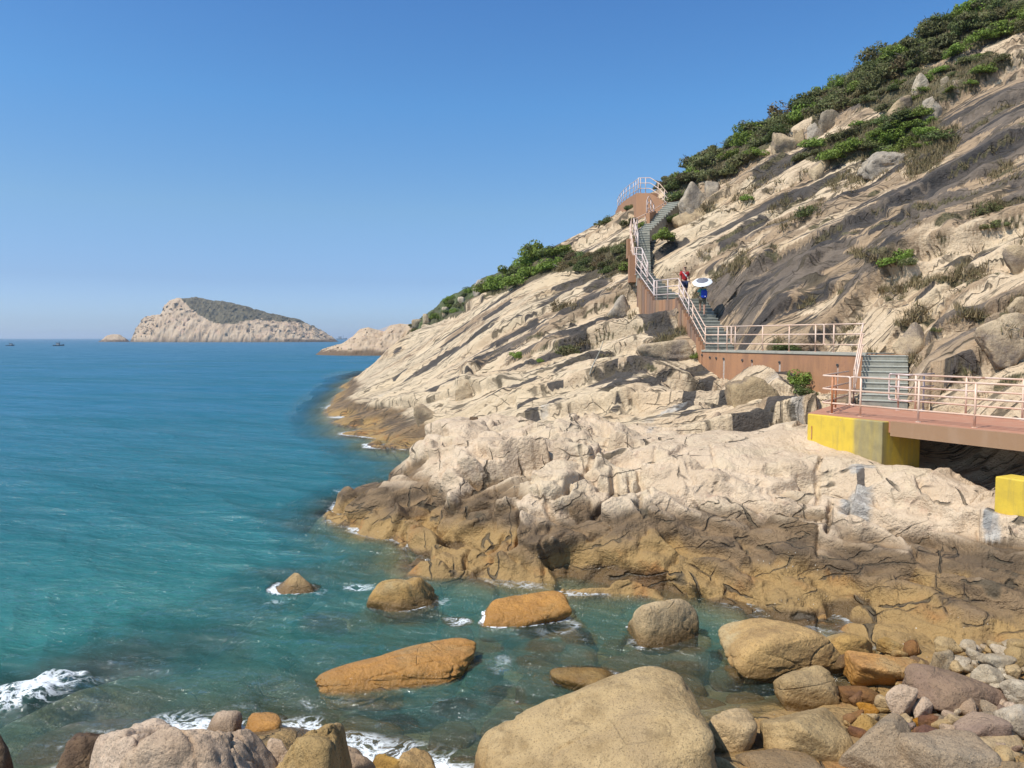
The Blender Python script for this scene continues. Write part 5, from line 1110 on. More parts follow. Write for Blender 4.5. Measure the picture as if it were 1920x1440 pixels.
# drowned boulders seen through the water of the pool
CG3 = 'drowned boulders under the water of the pool'
def drowned(x0, y0, x1, y1, zt, label, mat='olive', seed=1):
    D = atz((x0 + x1) / 2, (y0 + y1) / 2, zt).y; w = (x1 - x0) / F * D
    me = mesh_with(rock_mesh(seed, 4, 6, 12, 0.05), mat); o = bpy.data.objects.new('drowned_boulder', me); COL.objects.link(o)
    c = atz((x0 + x1) / 2, (y0 + y1) / 2, zt); h = 0.45 * w
    o.location = (c.x, c.y, zt - h * 0.8); o.scale = (w / 2, min(w * 0.5, (y1 - y0) / F * D * 1.3), h * 0.8); o.rotation_euler[2] = rg.uniform(-.3, .3)
    tag(o, label, 'boulder', CG3); SEABED.append(o)
drowned(660, 1110, 850, 1215, -0.14, 'broad drowned skirt of yellowish rock round the pointed orange-brown rock', 'olive', 101)
drowned(828, 1150, 892, 1200, -0.12, 'small drowned stone between the pointed rock and the flat orange rock', 'olive', 102)
drowned(950, 1150, 1120, 1215, -0.14, 'drowned shelf of rock under the flat orange rock', 'olive', 103)
drowned(545, 1180, 780, 1240, -0.45, 'drowned boulder out in the deep water behind the long orange whaleback', 'olive', 104)
drowned(60, 1270, 330, 1420, -0.28, 'wide drowned reef where the white wave breaks at the lower left', 'olive', 105)
drowned(1050, 1195, 1130, 1235, -0.2, 'drowned stone left of the squat standing boulder', 'olive', 106)
drowned(1165, 1185, 1345, 1245, -0.12, 'drowned foot of the squat standing boulder', 'olive', 107)
for k, a in enumerate([(980, 1215, 1060, 1260, -.25), (1120, 1215, 1190, 1250, -.25), (1230, 1250, 1330, 1300, -.16), (1330, 1230, 1400, 1270, -.2), (1350, 1285, 1450, 1330, -.14), (1260, 1225, 1310, 1250, -.25), (900, 1310, 1000, 1360, -.3), (800, 1330, 890, 1400, -.35), (620, 1320, 760, 1370, -.3), (1390, 1300, 1460, 1345, -.1), (1290, 1300, 1370, 1340, -.14), (1410, 1255, 1460, 1290, -.12), (690, 1370, 790, 1410, -.3), (830, 1395, 900, 1440, -.3), (430, 1330, 560, 1370, -.5), (960, 1250, 1050, 1300, -.35), (1090, 1245, 1160, 1275, -.3), (330, 1400, 430, 1440, -.3), (1480, 1205, 1530, 1235, -.1), (870, 1220, 950, 1260, -.3)]):
    drowned(*a, 'greenish drowned stone ' + zone((a[0] + a[2]) / 2, (a[1] + a[3]) / 2, [(1000, 1240, 'below the flat orange rock'), (1150, 1235, 'left of the squat standing boulder'), (1280, 1275, 'between the huge tan boulder and the standing one'), (1365, 1250, 'in front of the undercut ochre boulder'), (1400, 1310, 'left of the humped brown boulder'), (1330, 1320, 'at the right shoulder of the huge tan boulder'), (940, 1335, 'left of the huge tan boulder'), (845, 1365, 'off the small ochre twins'), (690, 1345, 'under the long orange whaleback'), (740, 1390, 'above the ochre twins'), (865, 1417, 'at the bottom edge by the huge tan boulder'), (495, 1350, 'above the lower left outcrop'), (380, 1420, 'beside the lower left outcrop'), (1125, 1260, 'behind the huge tan boulder'), (1505, 1220, 'under the undercut ochre boulder'), (910, 1240, 'by the right end of the long orange whaleback')]), 'olive', 110 + k % 8)
# boulders and loose slabs up the slope
HG = 'boulders lying on the hillside'
def H(label, x0, y0, x1, y1, mat='weathered', seed=1, D=None, **k):
    if D is None:
        g = pick((x0 + x1) / 2, y1 - 3, FINE); D = g.y + 0.2 if g else 50
    k.setdefault('sub', 4); k.setdefault('bury', 0.7); k.setdefault('lo', 0.5); k.setdefault('planes', 12); k.setdefault('dep', 0.6)
    k['p'] = max(14, k.get('p', 12)); k['rough'] = k.get('rough', .05) * 1.3
    return put_rock('boulder', label, 'boulder', x0, y0, x1, y1, None, mat, seed, D=D, group=HG, **k)
H('big rounded grey-tan boulder just right of the railing on the ridge', 1263, 343, 1325, 402, 'weathered', 201, sub=5, p=6, rough=.06)
H('grey boulder above and right of the big rounded one', 1322, 335, 1358, 364, 'weathered', 202)
H('grey fractured rock under the big rounded boulder', 1300, 354, 1335, 380, 'weathered', 203, p=12)
H('brown boulder with a curved split, left of a pair on the ridge below the scrub', 1448, 246, 1492, 285, 'slabstone', 204, sub=5, p=6)
H('upright narrow stone between the split brown boulder and the tall one', 1486, 243, 1500, 277, 'slabstone', 205)
H('tall rounded boulder right of the split pair on the ridge', 1489, 232, 1514, 274, 'slabstone', 206, p=7)
H('grey heap of rock right of the tall ridge boulder', 1510, 230, 1548, 258, 'weathered', 207, p=12, rough=.09)
H('grey rock high in the scrub above the split boulders', 1536, 207, 1578, 242, 'weathered', 208, p=12, rough=.09)
H('long overhanging slab with a dark shaded underside above the steps', 1264, 392, 1334, 416, 'slabstone', 209, p=20, dep=.7, tilt=(0, -26), rough=.05)
H('grey round-topped boulder by the stepped brown wall', 1136, 552, 1196, 592, 'weathered', 210, p=6, rough=.06)
H('lens-shaped slab with a dark shadow under it, by the end of the wall', 1192, 638, 1302, 674, 'slabstone', 211, sub=5, p=8, dep=.6, tilt=(0, -7))
H('pinkish square stone perched above the bare headland', 1325, 770, 1362, 802, 'pink', 212, p=14, D=27.5)
H('small dark stone on the crest of the headland', 880, 781, 897, 798, 'brown', 213, p=12, D=27.6)
H('tan block ledge with a rusty shaded face, below the landing wall', 1376, 700, 1486, 786, 'slabstone', 214, sub=5, p=14, dep=.9, tilt=(0, -14), D=29.0, rough=.05)
H('white boulder on the skyline at the foot of the bright green bushes', 886, 524, 914, 548, 'weathered', 218, D=72)
H('pale rock on the very top of the ridge at the upper edge of the photo', 1818, -8, 1850, 14, 'pale', 217, D=57)
H('grey streaked boulder under the small bush high on the right', 1728, 182, 1776, 218, 'weathered', 218, p=12, tilt=(0, -25))
H('long pale slab lying between two bushes high on the right', 1660, 186, 1722, 212, 'slabstone', 219, p=14, tilt=(0, -18), dep=.6)
H('dark-bellied overhanging rock beneath the large green bush patch', 1612, 272, 1718, 312, 'weathered', 221, sub=5, p=12, tilt=(0, -14), dep=.7, rough=.08)
H('pale flake of rock among the upper scrub, farthest left', 1706, 142, 1744, 176, 'pale', 222, p=14, tilt=(0, -35), dep=.5)
H('pale flake of rock among the upper scrub, right of its neighbour', 1762, 146, 1782, 162, 'pale', 223, p=14, tilt=(0, -30))
H('tan stone below the light green shrub on the upper right', 1784, 150, 1812, 172, 'slabstone', 224, p=10)
H('grey slab with a pale edge at the foot of the bush patch', 1512, 302, 1562, 330, 'slabstone', 225, p=14, tilt=(0, -28), dep=.5)
H('leaning grey slab right of the nine steps', 1680, 606, 1752, 668, 'slabstone', 228, p=14, tilt=(0, -32), dep=.6)
H('tan block cropping out at the right edge above the footbridge', 1880, 556, 1950, 590, 'slabstone', 229, p=10)
H('pale boulder at the right edge half way up the slope', 1888, 452, 1950, 505, 'slabstone', 230, p=10, tilt=(0, -20))
H('sharp-edged slab jutting at the right side above the footbridge', 1835, 590, 1935, 645, 'slabstone', 231, sub=5, p=14, tilt=(0, -24), dep=.6)
H('square dark blocks in the shaded recess of the left slabs', 842, 702, 912, 742, 'slabstone', 232, p=14, tilt=(0, -28), rough=.06)
H('rounded lump at the seaward end of the smooth left slab', 780, 752, 832, 800, 'slabstone', 233, p=8, tilt=(0, -20), D=44, rough=.05)
sea = build_sea()
# ------------------------------------------------------------------ vegetation
def leaf_material(name, ca, cb, dry=None):
    T = NT(name); P = T.coord('pos'); r = T.node('ShaderNodeObjectInfo').outputs['Random']
    c = T.mix(T.noise(P, 2.5, 4), ca, cb); c = T.mix(T.attr('tint'), c, tuple(x * 1.75 for x in ca))
    if dry: c = T.mix(T.rng(T.noise(P, 0.9, 3), 0.5, 0.62), c, dry)
    hsv = T.node('ShaderNodeHueSaturation'); T.link(c, hsv.inputs['Color']); T.link(T.rng(r, 0, 1, 0.9, 1.5, False), hsv.inputs['Value']); T.link(T.rng(r, 0, 1, 0.485, 0.512, False), hsv.inputs['Hue'])
    T.done(hsv.outputs[0], 0.6, None, 0.25)
    tb = T.node('ShaderNodeBsdfTranslucent'); T.link(hsv.outputs[0], tb.inputs['Color']); mx = T.node('ShaderNodeMixShader'); mx.inputs[0].default_value = 0.35
    T.link(T.bsdf.outputs[0], mx.inputs[1]); T.link(tb.outputs[0], mx.inputs[2]); T.link(mx.outputs[0], T.out.inputs['Surface'])
    return T.m
M['leaf_bright'] = leaf_material('bright_green_leaves', (0.150, 0.195, 0.034), (0.105, 0.142, 0.027))
M['leaf_dark'] = leaf_material('dark_green_leaves', (0.100, 0.122, 0.036), (0.070, 0.088, 0.028))
M['leaf_olive'] = leaf_material('olive_dry_leaves', (0.125, 0.125, 0.045), (0.085, 0.095, 0.035), (0.135, 0.115, 0.05))
M['leaf_rust'] = leaf_material('rusty_leaves', (0.155, 0.115, 0.05), (0.11, 0.09, 0.04))
M['stem'] = paint_material('grey_brown_stem', (0.11, 0.085, 0.06), (0.18, 0.15, 0.115))
T = NT('dry_grass_blades'); c = T.mix(T.attr('tint'), (0.26, 0.19, 0.095), (0.115, 0.12, 0.045)); c = T.mix(T.noise(T.coord('pos'), 0.8, 3), c, (0.18, 0.13, 0.07)); M['grass'] = T.done(c, 0.8, None, 0.15)
def foliage_mesh(seed, n=900, leaf=0.085, flat=0.62, clumps=16, sparse=0.0):
    rg_ = np.random.default_rng(seed)
    cc = rg_.normal(size=(clumps, 3)); cc /= np.linalg.norm(cc, axis=1)[:, None]; cc *= rg_.uniform(0.25, 0.78, clumps)[:, None]; cc[:, 2] = np.abs(cc[:, 2]) * 0.95
    cr = rg_.uniform(0.20, 0.42, clumps)
    k = rg_.integers(0, clumps, n); d = rg_.normal(size=(n, 3)); d /= np.linalg.norm(d, axis=1)[:, None]
    p = cc[k] + d * (cr[k] * rg_.uniform(0.55, 1.0, n) ** 0.6)[:, None]
    p[:, 2] = np.maximum(p[:, 2], 0.02 * rg_.random(n)) * flat
    nrm_ = d + rg_.normal(size=(n, 3)) * 0.55 + np.array([0, 0, 0.45]); nrm_ /= np.linalg.norm(nrm_, axis=1)[:, None]
    t = np.cross(nrm_, rg_.normal(size=(n, 3))); t /= np.linalg.norm(t, axis=1)[:, None]; b = np.cross(nrm_, t)
    L = leaf * rg_.uniform(0.7, 1.4, n)[:, None]; Wd = L * 0.5
    v = np.stack([p - t * L, p + b * Wd + nrm_ * L * .12, p + t * L, p - b * Wd + nrm_ * L * .12], 1).reshape(-1, 3)
    q = np.arange(n * 4).reshape(n, 4)
    tint = np.repeat(np.clip(rg_.random(n) ** 2.2 * 0.8, 0, 1), 4)
    return np_mesh('foliage', v, q, False, {'tint': tint})
def stem_mesh(seed, flat):
    rr = random.Random(seed); m = MB()
    for k in range(7):
        a = rr.uniform(0, 6.28); L = rr.uniform(.5, .85); p0 = Vector((0, 0, -.15)); p1 = Vector((math.cos(a) * L * .35, math.sin(a) * L * .35, .35 * flat)); p2 = Vector((math.cos(a) * L, math.sin(a) * L, rr.uniform(.45, .8) * flat))
        m.tube([p0, p1, p2], .035, 4, False, .01)
    me = bpy.data.meshes.new('stem'); me.from_pydata(m.v, [], m.f); me.update(); me.materials.append(M['stem']); return me
PROTO = {}
for mat in ('leaf_bright', 'leaf_dark', 'leaf_olive', 'leaf_rust'):
    PROTO[mat] = []
    for s in range(4):
        fl = (0.62, 0.8, 0.55, 0.7)[s]
        me = foliage_mesh(700 + s * 3 + len(mat) * 17, 1700 if mat != 'leaf_rust' else 1000, 0.060, fl, 13 + 3 * s); me.materials.append(M[mat]); PROTO[mat].append((me, stem_mesh(s, fl)))
vr = random.Random(21)
def shrub(label, px, py, size_px, mat, group, D=None, asp=1.0, name='shrub', sink=0.08, bvh=None):
    g = pick(px, py, bvh or FINE) if D is None else at(px, py, D)
    if g is None: return None
    me, sm = PROTO[mat][vr.randrange(4)]; s = size_px / F * g.y * 0.62
    o = bpy.data.objects.new(name, me); COL.objects.link(o); o.location = (g.x, g.y, g.z - s * sink); o.scale = (s * vr.uniform(.9, 1.1), s * vr.uniform(.9, 1.1), s * asp); o.rotation_euler = (vr.uniform(-.15, .15), vr.uniform(-.3, .0), vr.uniform(0, 6.28))
    tag(o, label, 'shrub', group)
    c = bpy.data.objects.new('stem', sm); COL.objects.link(c); c.parent = o
    return o
def belt(n, poly, smin, smax, mats, labels, group, asp=1.0):
    xs = [p[0] for p in poly]; ys = [p[1] for p in poly]; k = 0; t = 0; pts = []
    while k < n and t < n * 60:
        t += 1; px, py = vr.uniform(min(xs), max(xs)), vr.uniform(min(ys), max(ys))
        if not pip(poly, np.array([px]), np.array([py]))[0]: continue
        s = vr.uniform(smin, smax)
        if any((px - a) ** 2 + (py - b) ** 2 < (0.22 * (s + c)) ** 2 * 0.6 for a, b, c in pts): continue
        m = vr.choice(mats)
        if shrub(labels[m] + ' ' + zone(px, py, SZ), px, py, s, m, group, asp=asp * vr.uniform(.85, 1.25)): pts.append((px, py, s)); k += 1
SZ = [(1280, 330, 'just above the topmost railing'), (1350, 290, 'above the big rounded grey boulder'), (1400, 250, 'between the top railing and the split boulders'), (1440, 240, 'left of the split brown boulder'), (1490, 205, 'above the split brown boulder'), (1550, 180, 'above the grey rock heap'), (1600, 150, 'above the rusty bushes'), (1650, 125, 'right of the rusty bushes'), (1700, 95, 'above the pale flakes'), (1750, 70, 'right of the pale flakes'), (1790, 40, 'below the topmost pale rock'), (1840, 20, 'right of the topmost pale rock'), (1900, 10, 'in the upper right corner'), (1900, 60, 'at the right edge'), (1820, 80, 'over the light green shrub'), (1680, 150, 'at the lower rim of the scrub'),
      (1560, 290, 'low in the wide green patch'), (1520, 285, 'at the left tip of the wide green patch'), (1600, 250, 'top left in the wide green patch'), (1660, 230, 'along the top of the wide green patch'), (1650, 275, 'in the middle of the wide green patch'), (1720, 225, 'top right in the wide green patch'), (1745, 260, 'at the right end of the wide green patch'), (1700, 190, 'beside the grey streaked boulder'), (1760, 150, 'between the pale flakes and the tan stone'),
      (930, 535, 'at the lower left end of the thicket'), (965, 505, 'in the left half of the thicket'), (1000, 470, 'at the top of the thicket'), (1000, 510, 'in the middle of the thicket'), (1045, 455, 'at the upper right of the thicket'), (1040, 495, 'at the lower right of the thicket'), (1090, 480, 'right of the thicket'), (1140, 450, 'below the skyline shrubs'), (1175, 440, 'next to the upper railings'), (1150, 495, 'left of the half-way steps')]
SG = 'scrub along the ridge'
belt(140, SCRUB, 40, 72, ['leaf_dark', 'leaf_olive', 'leaf_olive', 'leaf_olive', 'leaf_bright'], {'leaf_dark': 'dark green shrub in the ridge scrub', 'leaf_olive': 'olive dry shrub in the ridge scrub', 'leaf_bright': 'fresh green shrub in the ridge scrub'}, SG)
# the skyline of the scrub, bush by bush
sk = [(1262, 338), (1285, 318), (1310, 296), (1340, 275), (1372, 256), (1405, 238), (1440, 220), (1472, 200), (1505, 184), (1540, 166), (1575, 148), (1610, 130), (1645, 110), (1680, 90), (1715, 68), (1748, 48), (1780, 30), (1812, 14), (1850, 0), (1890, -12)]
for i, (x, y) in enumerate(sk):
    m = ['leaf_dark', 'leaf_bright', 'leaf_dark', 'leaf_olive'][i % 4] if i != 7 else 'leaf_rust'
    shrub({'leaf_dark': 'dark green shrub standing on the skyline', 'leaf_bright': 'fresh green shrub standing on the skyline', 'leaf_olive': 'olive shrub standing on the skyline', 'leaf_rust': 'rusty brown bush on the skyline, the only one of its colour there'}[m] + (' ' + zone(x, y, SZ) if i != 7 else ''), x, y + 16, vr.uniform(44, 62), m, SG, asp=1.15)
belt(16, [(1545, 190), (1640, 150), (1700, 120), (1660, 165), (1590, 205)], 30, 46, ['leaf_rust', 'leaf_olive'], {'leaf_rust': 'rusty brown bush', 'leaf_olive': 'straw olive bush in the rusty belt'}, SG)
MG = 'bushes in the green patch high on the slope'
belt(30, MID, 40, 66, ['leaf_bright', 'leaf_bright', 'leaf_bright', 'leaf_olive', 'leaf_dark'], {'leaf_bright': 'bright green bush', 'leaf_olive': 'olive bush', 'leaf_dark': 'dark bush'}, MG, 0.8)
belt(22, MID2, 24, 44, ['leaf_bright', 'leaf_olive', 'leaf_dark', 'leaf_olive'], {'leaf_bright': 'green bush', 'leaf_olive': 'dry olive bush', 'leaf_dark': 'dark bush'}, MG, 0.8)
LG = 'bushes on the shoulder left of the steps'
belt(34, [(910, 552), (932, 520), (962, 490), (1000, 462), (1042, 452), (1070, 462), (1040, 500), (990, 525), (945, 545)], 50, 78, ['leaf_bright', 'leaf_bright', 'leaf_dark'], {'leaf_bright': 'bright green bush on the left shoulder', 'leaf_dark': 'dark green bush on the left shoulder'}, LG)
belt(24, [(1055, 505), (1060, 475), (1090, 482), (1150, 466), (1186, 450), (1186, 500), (1130, 512)], 24, 40, ['leaf_olive', 'leaf_olive', 'leaf_rust', 'leaf_dark'], {'leaf_olive': 'dry olive bush left of the steps', 'leaf_rust': 'rusty bush left of the steps', 'leaf_dark': 'dark bush left of the steps'}, LG)
for i, (x, y) in enumerate([(1055, 436), (1072, 430), (1090, 424), (1108, 418), (1126, 412), (1142, 408)]):
    shrub('low dark shrub on the skyline left of the high brown wall', x, y + 8, vr.uniform(24, 34), ['leaf_olive', 'leaf_dark'][i % 2], LG)
OG = 'single bushes on the rocks'
for lb, x, y, s, m in [('leafy green vine clump on the smooth left slabs', 972, 668, 40, 'leaf_bright'), ('second small green tuft below the leafy vine clump', 1014, 676, 18, 'leaf_bright'), ('feathery grey-green shrub with drooping stems on the left slabs', 1068, 662, 58, 'leaf_olive'), ('small green bush high on the open slope, far from any other', 1402, 374, 30, 'leaf_bright'),
                       ('dark low bush in a cleft in the middle of the slope', 1512, 400, 46, 'leaf_dark'), ('leafy bush with yellow-green top on the right of the slope', 1678, 488, 62, 'leaf_bright'), ('dry bush at the right foot of the yellow-green one', 1702, 496, 36, 'leaf_olive'), ('dark round bush behind the landing railing', 1470, 655, 44, 'leaf_dark'), ('dark round bush behind the landing railing, right of the other', 1490, 655, 30, 'leaf_dark'),
                       ('glossy green bush growing against the rust-brown landing wall', 1500, 716, 64, 'leaf_bright'), ('dark lower half of the bush against the landing wall', 1506, 738, 52, 'leaf_dark'), ('small green plant at the corner under the stepped wall', 1306, 668, 26, 'leaf_bright'), ('dark bush right of the topmost railing', 1268, 372, 44, 'leaf_dark'),
                       ('dark bush against the front of the high brown wall', 1182, 392, 26, 'leaf_dark'), ('olive bush below the high brown wall', 1188, 418, 40, 'leaf_olive'), ('green bush behind the sloping railing of the topmost steps', 1206, 424, 34, 'leaf_bright'), ('green bush left of the half-way steps', 1174, 505, 40, 'leaf_bright'), ('olive bush left of the narrow upper steps', 1165, 470, 40, 'leaf_olive'), ('light green shrub on the upper right beside a tan stone', 1842, 134, 36, 'leaf_bright'), ('yellow-green shrub left of the light green one on the upper right', 1822, 156, 26, 'leaf_bright'),
                       ('dry bush by the overhang at the upper right edge', 1880, 112, 40, 'leaf_olive'), ('small dry bush beside the big rounded ridge boulder', 1300, 372, 34, 'leaf_olive'), ('low green sprig under the ridge boulders', 1286, 392, 22, 'leaf_bright'), ('grey-green bush on the right slope above the footbridge', 1755, 620, 20, 'leaf_olive'), ('tiny green plant at the foot of the nine steps', 1578, 762, 16, 'leaf_bright'), ('dry bush on the right slope, upper of the two by the edge', 1850, 400, 54, 'leaf_olive'), ('dry bush on the right slope, lower of the two by the edge', 1868, 424, 44, 'leaf_olive')]:
    shrub(lb, x, y, s, m, OG)
shrub('green bush on the bend of the upper steps', 1241, 444, 44, 'leaf_bright', OG, D=50.0, asp=1.2)
shrub('dark green bush below the bend of the upper steps', 1252, 448, 34, 'leaf_dark', OG, D=50.4, asp=1.2)
shrub('leafy bush right of the topmost steps', 1262, 412, 30, 'leaf_dark', OG, D=54.5)
# dry grass in the joints of the rock
def grass():
    rr = np.random.default_rng(9); tufts = []
    for w, *pp in GRASSLINES:
        for (a, b), (c, d) in zip(pp[:-1], pp[1:]):
            n = int(math.hypot(c - a, d - b) / 2.2 * (w / 16))
            for _ in range(n):
                t = rr.random(); g = pick(a + (c - a) * t + rr.normal() * w * .28, b + (d - b) * t + rr.normal() * w * .28, FINE)
                if g: tufts.append(tuple(g))
    for poly, n in ((SCRUB, 260), (MID, 160), (MID2, 200), (LOW, 260), ([(1240, 380), (1340, 340), (1440, 300), (1560, 320), (1500, 360), (1300, 430)], 140), ([(1690, 300), (1800, 240), (1900, 180), (1900, 200), (1780, 280)], 60)):
        xs = [p[0] for p in poly]; ys = [p[1] for p in poly]
        for _ in range(n):
            px, py = rr.uniform(min(xs), max(xs)), rr.uniform(min(ys), max(ys))
            if pip(poly, np.array([px]), np.array([py]))[0]:
                g = pick(px, py, FINE)
                if g: tufts.append(tuple(g))
    cand = np.nonzero((soil > 0.45) & (PV[:, 1] > 20) & (PV[:, 1] < 62) & (PV[:, 2] > 4))[0]
    for i in rr.choice(cand, min(1500, len(cand)), replace=False): tufts.append(tuple(PV[i]))
    tufts = np.array(tufts); n = len(tufts); B = 14
    base = np.repeat(tufts, B, 0) + np.concatenate([rr.normal(size=(n * B, 2)) * .10, np.full((n * B, 1), -.03)], 1)
    h = np.repeat(rr.uniform(.16, .46, n), B) * rr.uniform(.5, 1.1, n * B); lean = rr.normal(size=(n * B, 2)) * .4
    tip = base + np.stack([lean[:, 0] * h, lean[:, 1] * h, h], 1); a = rr.uniform(0, 6.28, n * B); wd = .012 + .006 * base[:, 1] / 30
    side = np.stack([np.cos(a) * wd, np.sin(a) * wd, np.zeros(n * B)], 1)
    v = np.stack([base - side, base + side, tip], 1).reshape(-1, 3); q = np.arange(len(v)).reshape(-1, 3)
    tint = np.repeat(np.repeat(rr.random(n) ** 1.6, B), 3)
    tag(link_mesh('dry_grass', np_mesh('dry_grass', v, q, False, {'tint': tint}), M['grass']), 'straw-coloured and olive dry grass growing in the joints of the rock slope', 'grass', kind='stuff')
grass()
# a dead branch on the left slabs
g = pick(1120, 690, FINE); m = MB(); m.tube([at(1106, 702, g.y), at(1110, 688, g.y - .1), at(1118, 672, g.y), at(1126, 655, g.y), at(1131, 640, g.y)], .035, 5, True, .015)
o = m.build('dead_branch', M['kerb']); tag(o, 'bare bleached dead branch standing on the dark rock of the left slabs', 'branch')
# ------------------------------------------------------------------ far things
def far_rock_material(name, veg=(0.082, 0.068, 0.040), sc=0.06):
    T = NT(name); P = T.coord('pos'); z = T.sepz()[2]; n = T.noise(P, sc, 7, 0.65); n2 = T.noise(P, sc * 5, 6, 0.7)
    c = T.mix(T.rng(n, 0.35, 0.62), (0.50, 0.375, 0.25), (0.41, 0.295, 0.19)); c = T.mix(T.rng(n2, 0.5, 0.72, 0, 0.6), c, (0.30, 0.225, 0.17))
    c = T.mix(T.rng(T.noise(P, sc * 1.7, 5), 0.56, 0.7, 0, 0.6), c, (0.52, 0.34, 0.24))
    v = T.math('ADD', T.attr('veg'), T.math('MULTIPLY', T.math('SUBTRACT', n2, 0.5), 0.9))
    vc = T.mix(T.rng(n2, 0.4, 0.6), veg, tuple(x * 1.8 for x in veg)); vc = T.mix(T.rng(n, 0.5, 0.65, 0, 0.5), vc, (0.095, 0.075, 0.05))
    c = T.mix(T.rng(v, 0.4, 0.6), c, vc)
    zz = T.math('ADD', z, T.math('MULTIPLY', T.math('SUBTRACT', n, 0.5), 0.4 / sc * 0.05))
    c = T.mix(T.attr('wet'), c, (0.14, 0.095, 0.06))
    T.done(c, 0.9, T.bump(T.math('ADD', n2, T.math('MULTIPLY', n, 1.5)), 0.6, 0.08 / sc), 0.2); return T.m
M['island'] = far_rock_material('island_rock', sc=0.035); M['headrock'] = far_rock_material('headland_rock', (0.06, 0.068, 0.03), 0.16)
def ridge_land(name, D, prof, depth, mat, vegline, wet_h, nu=220, nv=46, rough=1.0, kind='structure', seed=1, peak=0.55, steep=0.75, floor=-1.0):
    """prof: skyline as photo pixels; the land is a ridge of real depth standing at distance D."""
    xs = np.array([p[0] for p in prof]); ys = np.array([p[1] for p in prof])
    px = np.linspace(xs[0], xs[-1], nu); top = np.interp(px, xs, ys); u = np.linspace(0, 1, nu)
    Xr = (px - 960) / F * D; Zr = np.maximum(0, np.array([at(a, b, D).z for a, b in zip(px, top)]))
    v = np.linspace(-1, 1, nv); k = 1 - np.abs(v) ** 1.0
    prof_v = np.where(v < 0, np.clip((v + 1) / (1 - 0.0), 0, 1) ** steep, np.clip(1 - v, 0, 1) ** 0.8)
    edge = np.minimum(1, np.minimum(u, 1 - u) * 9) ** 0.6
    X = np.repeat(Xr[:, None], nv, 1) * 1.0; Y = D + (v[None, :]) * depth * (0.04 + 0.96 * np.sqrt(np.maximum(0, 1 - (2 * u[:, None] - 1) ** 2)))
    Z = Zr[:, None] * prof_v[None, :]
    # keep the drawn skyline where the ridge really is: scale by true distance
    n1_ = fbm2(X.ravel() / depth * 6, Y.ravel() / depth * 6, 5, seed, 0.6).reshape(X.shape); n2_ = fbm2(X.ravel() / depth * 12 + Z.ravel() / depth * 6, Y.ravel() / depth * 16 + Z.ravel() / depth * 34, 4, seed + 4, 0.6).reshape(X.shape)
    hh = Zr.max(); mask = np.minimum(1, Z / (0.12 * hh + 1e-6)); damp = np.where(np.abs(v)[None, :] < 0.08, 0.35, 1.0)
    e_, r_ = vor2((X / depth * 9 + n1_).ravel(), (Y / depth * 9 + Z / depth * 7).ravel(), seed + 7); e_ = e_.reshape(X.shape); r_ = r_.reshape(X.shape)
    Z = Z + hh * rough * (0.10 * n1_ + 0.04 * n2_ + 0.07 * (r_ - 0.5)) * mask * damp; Y = Y + depth * 0.10 * n2_ * mask * damp
    Z = np.where(np.abs(v)[None, :] >= 0.999, floor, Z); Z = np.where((u[:, None] < 0.001) | (u[:, None] > 0.999), np.minimum(Z, floor), Z)
    P_ = np.stack([X, Y, Z], -1).reshape(-1, 3); qx, qy = project(P_); qx = qx.reshape(X.shape); qy = qy.reshape(X.shape)
    vl = np.interp(qx, [p[0] for p in vegline], [p[1] for p in vegline]); hpx = np.interp(qx, xs, ys)
    veg = sstep(5, -5, qy - vl - 3 * n1_ * 2); wet = sstep(wet_h * 1.2, wet_h * 0.6, Z + wet_h * n1_ * 0.8)
    q = grid_quads(nu, nv)
    return tag(link_mesh(name, np_mesh(name, P_, q[:, ::-1], True, {'veg': veg.ravel(), 'wet': wet.ravel()}), M[mat]), kind=kind)
isl = ridge_land('island', 1224, [(253, 642), (258, 634), (264, 618), (270, 598), (278, 592), (290, 590), (317, 588), (320, 563), (335, 558), (370, 557), (395, 561), (420, 564), (470, 575), (510, 587), (560, 598), (590, 611), (610, 624), (625, 634), (634, 642)], 90, 'island',
      [(250, 500), (330, 545), (345, 566), (372, 590), (400, 606), (440, 607), (480, 598), (520, 602), (560, 604), (590, 613), (600, 500), (640, 500)], 4.5, 320, 60, 0.8, None, 11, steep=0.68)
tag(isl, 'rocky island with a scrub-covered dark top and pale cliffs, out at sea', 'island', kind='thing')
il = ridge_land('islet', 1224, [(187, 643), (196, 635), (204, 628), (214, 626), (226, 627), (236, 634), (243, 643)], 20, 'island', [(0, 0), (1, 0)], 3.5, 60, 24, 1.3, None, 12)
tag(il, 'small bare rock islet standing off the left end of the island', 'islet', kind='thing')
ridge_land('far_headland', 285, [(597, 663), (606, 655), (625, 648), (645, 643), (662, 630), (676, 617), (692, 613), (706, 617), (722, 621), (732, 610), (750, 606), (775, 607), (800, 600), (840, 580)], 26, 'headrock', [(500, 0), (770, 0), (790, 600), (850, 610)], 2.0, 200, 50, 0.4, 'structure', 13)
ridge_land('far_hillside', 150, [(730, 660), (752, 625), (772, 606), (790, 594), (810, 580), (830, 563), (850, 551), (880, 535), (905, 522), (960, 500), (1020, 520)], 20, 'headrock', [(700, 0), (760, 0), (775, 622), (800, 620), (830, 612), (860, 600), (1000, 590)], 1.2, 160, 50, 0.8, 'structure', 14)
FB = BVHTree.FromPolygons([tuple(v.co) for v in bpy.data.objects['far_hillside'].data.vertices], [tuple(p.vertices) for p in bpy.data.objects['far_hillside'].data.polygons])
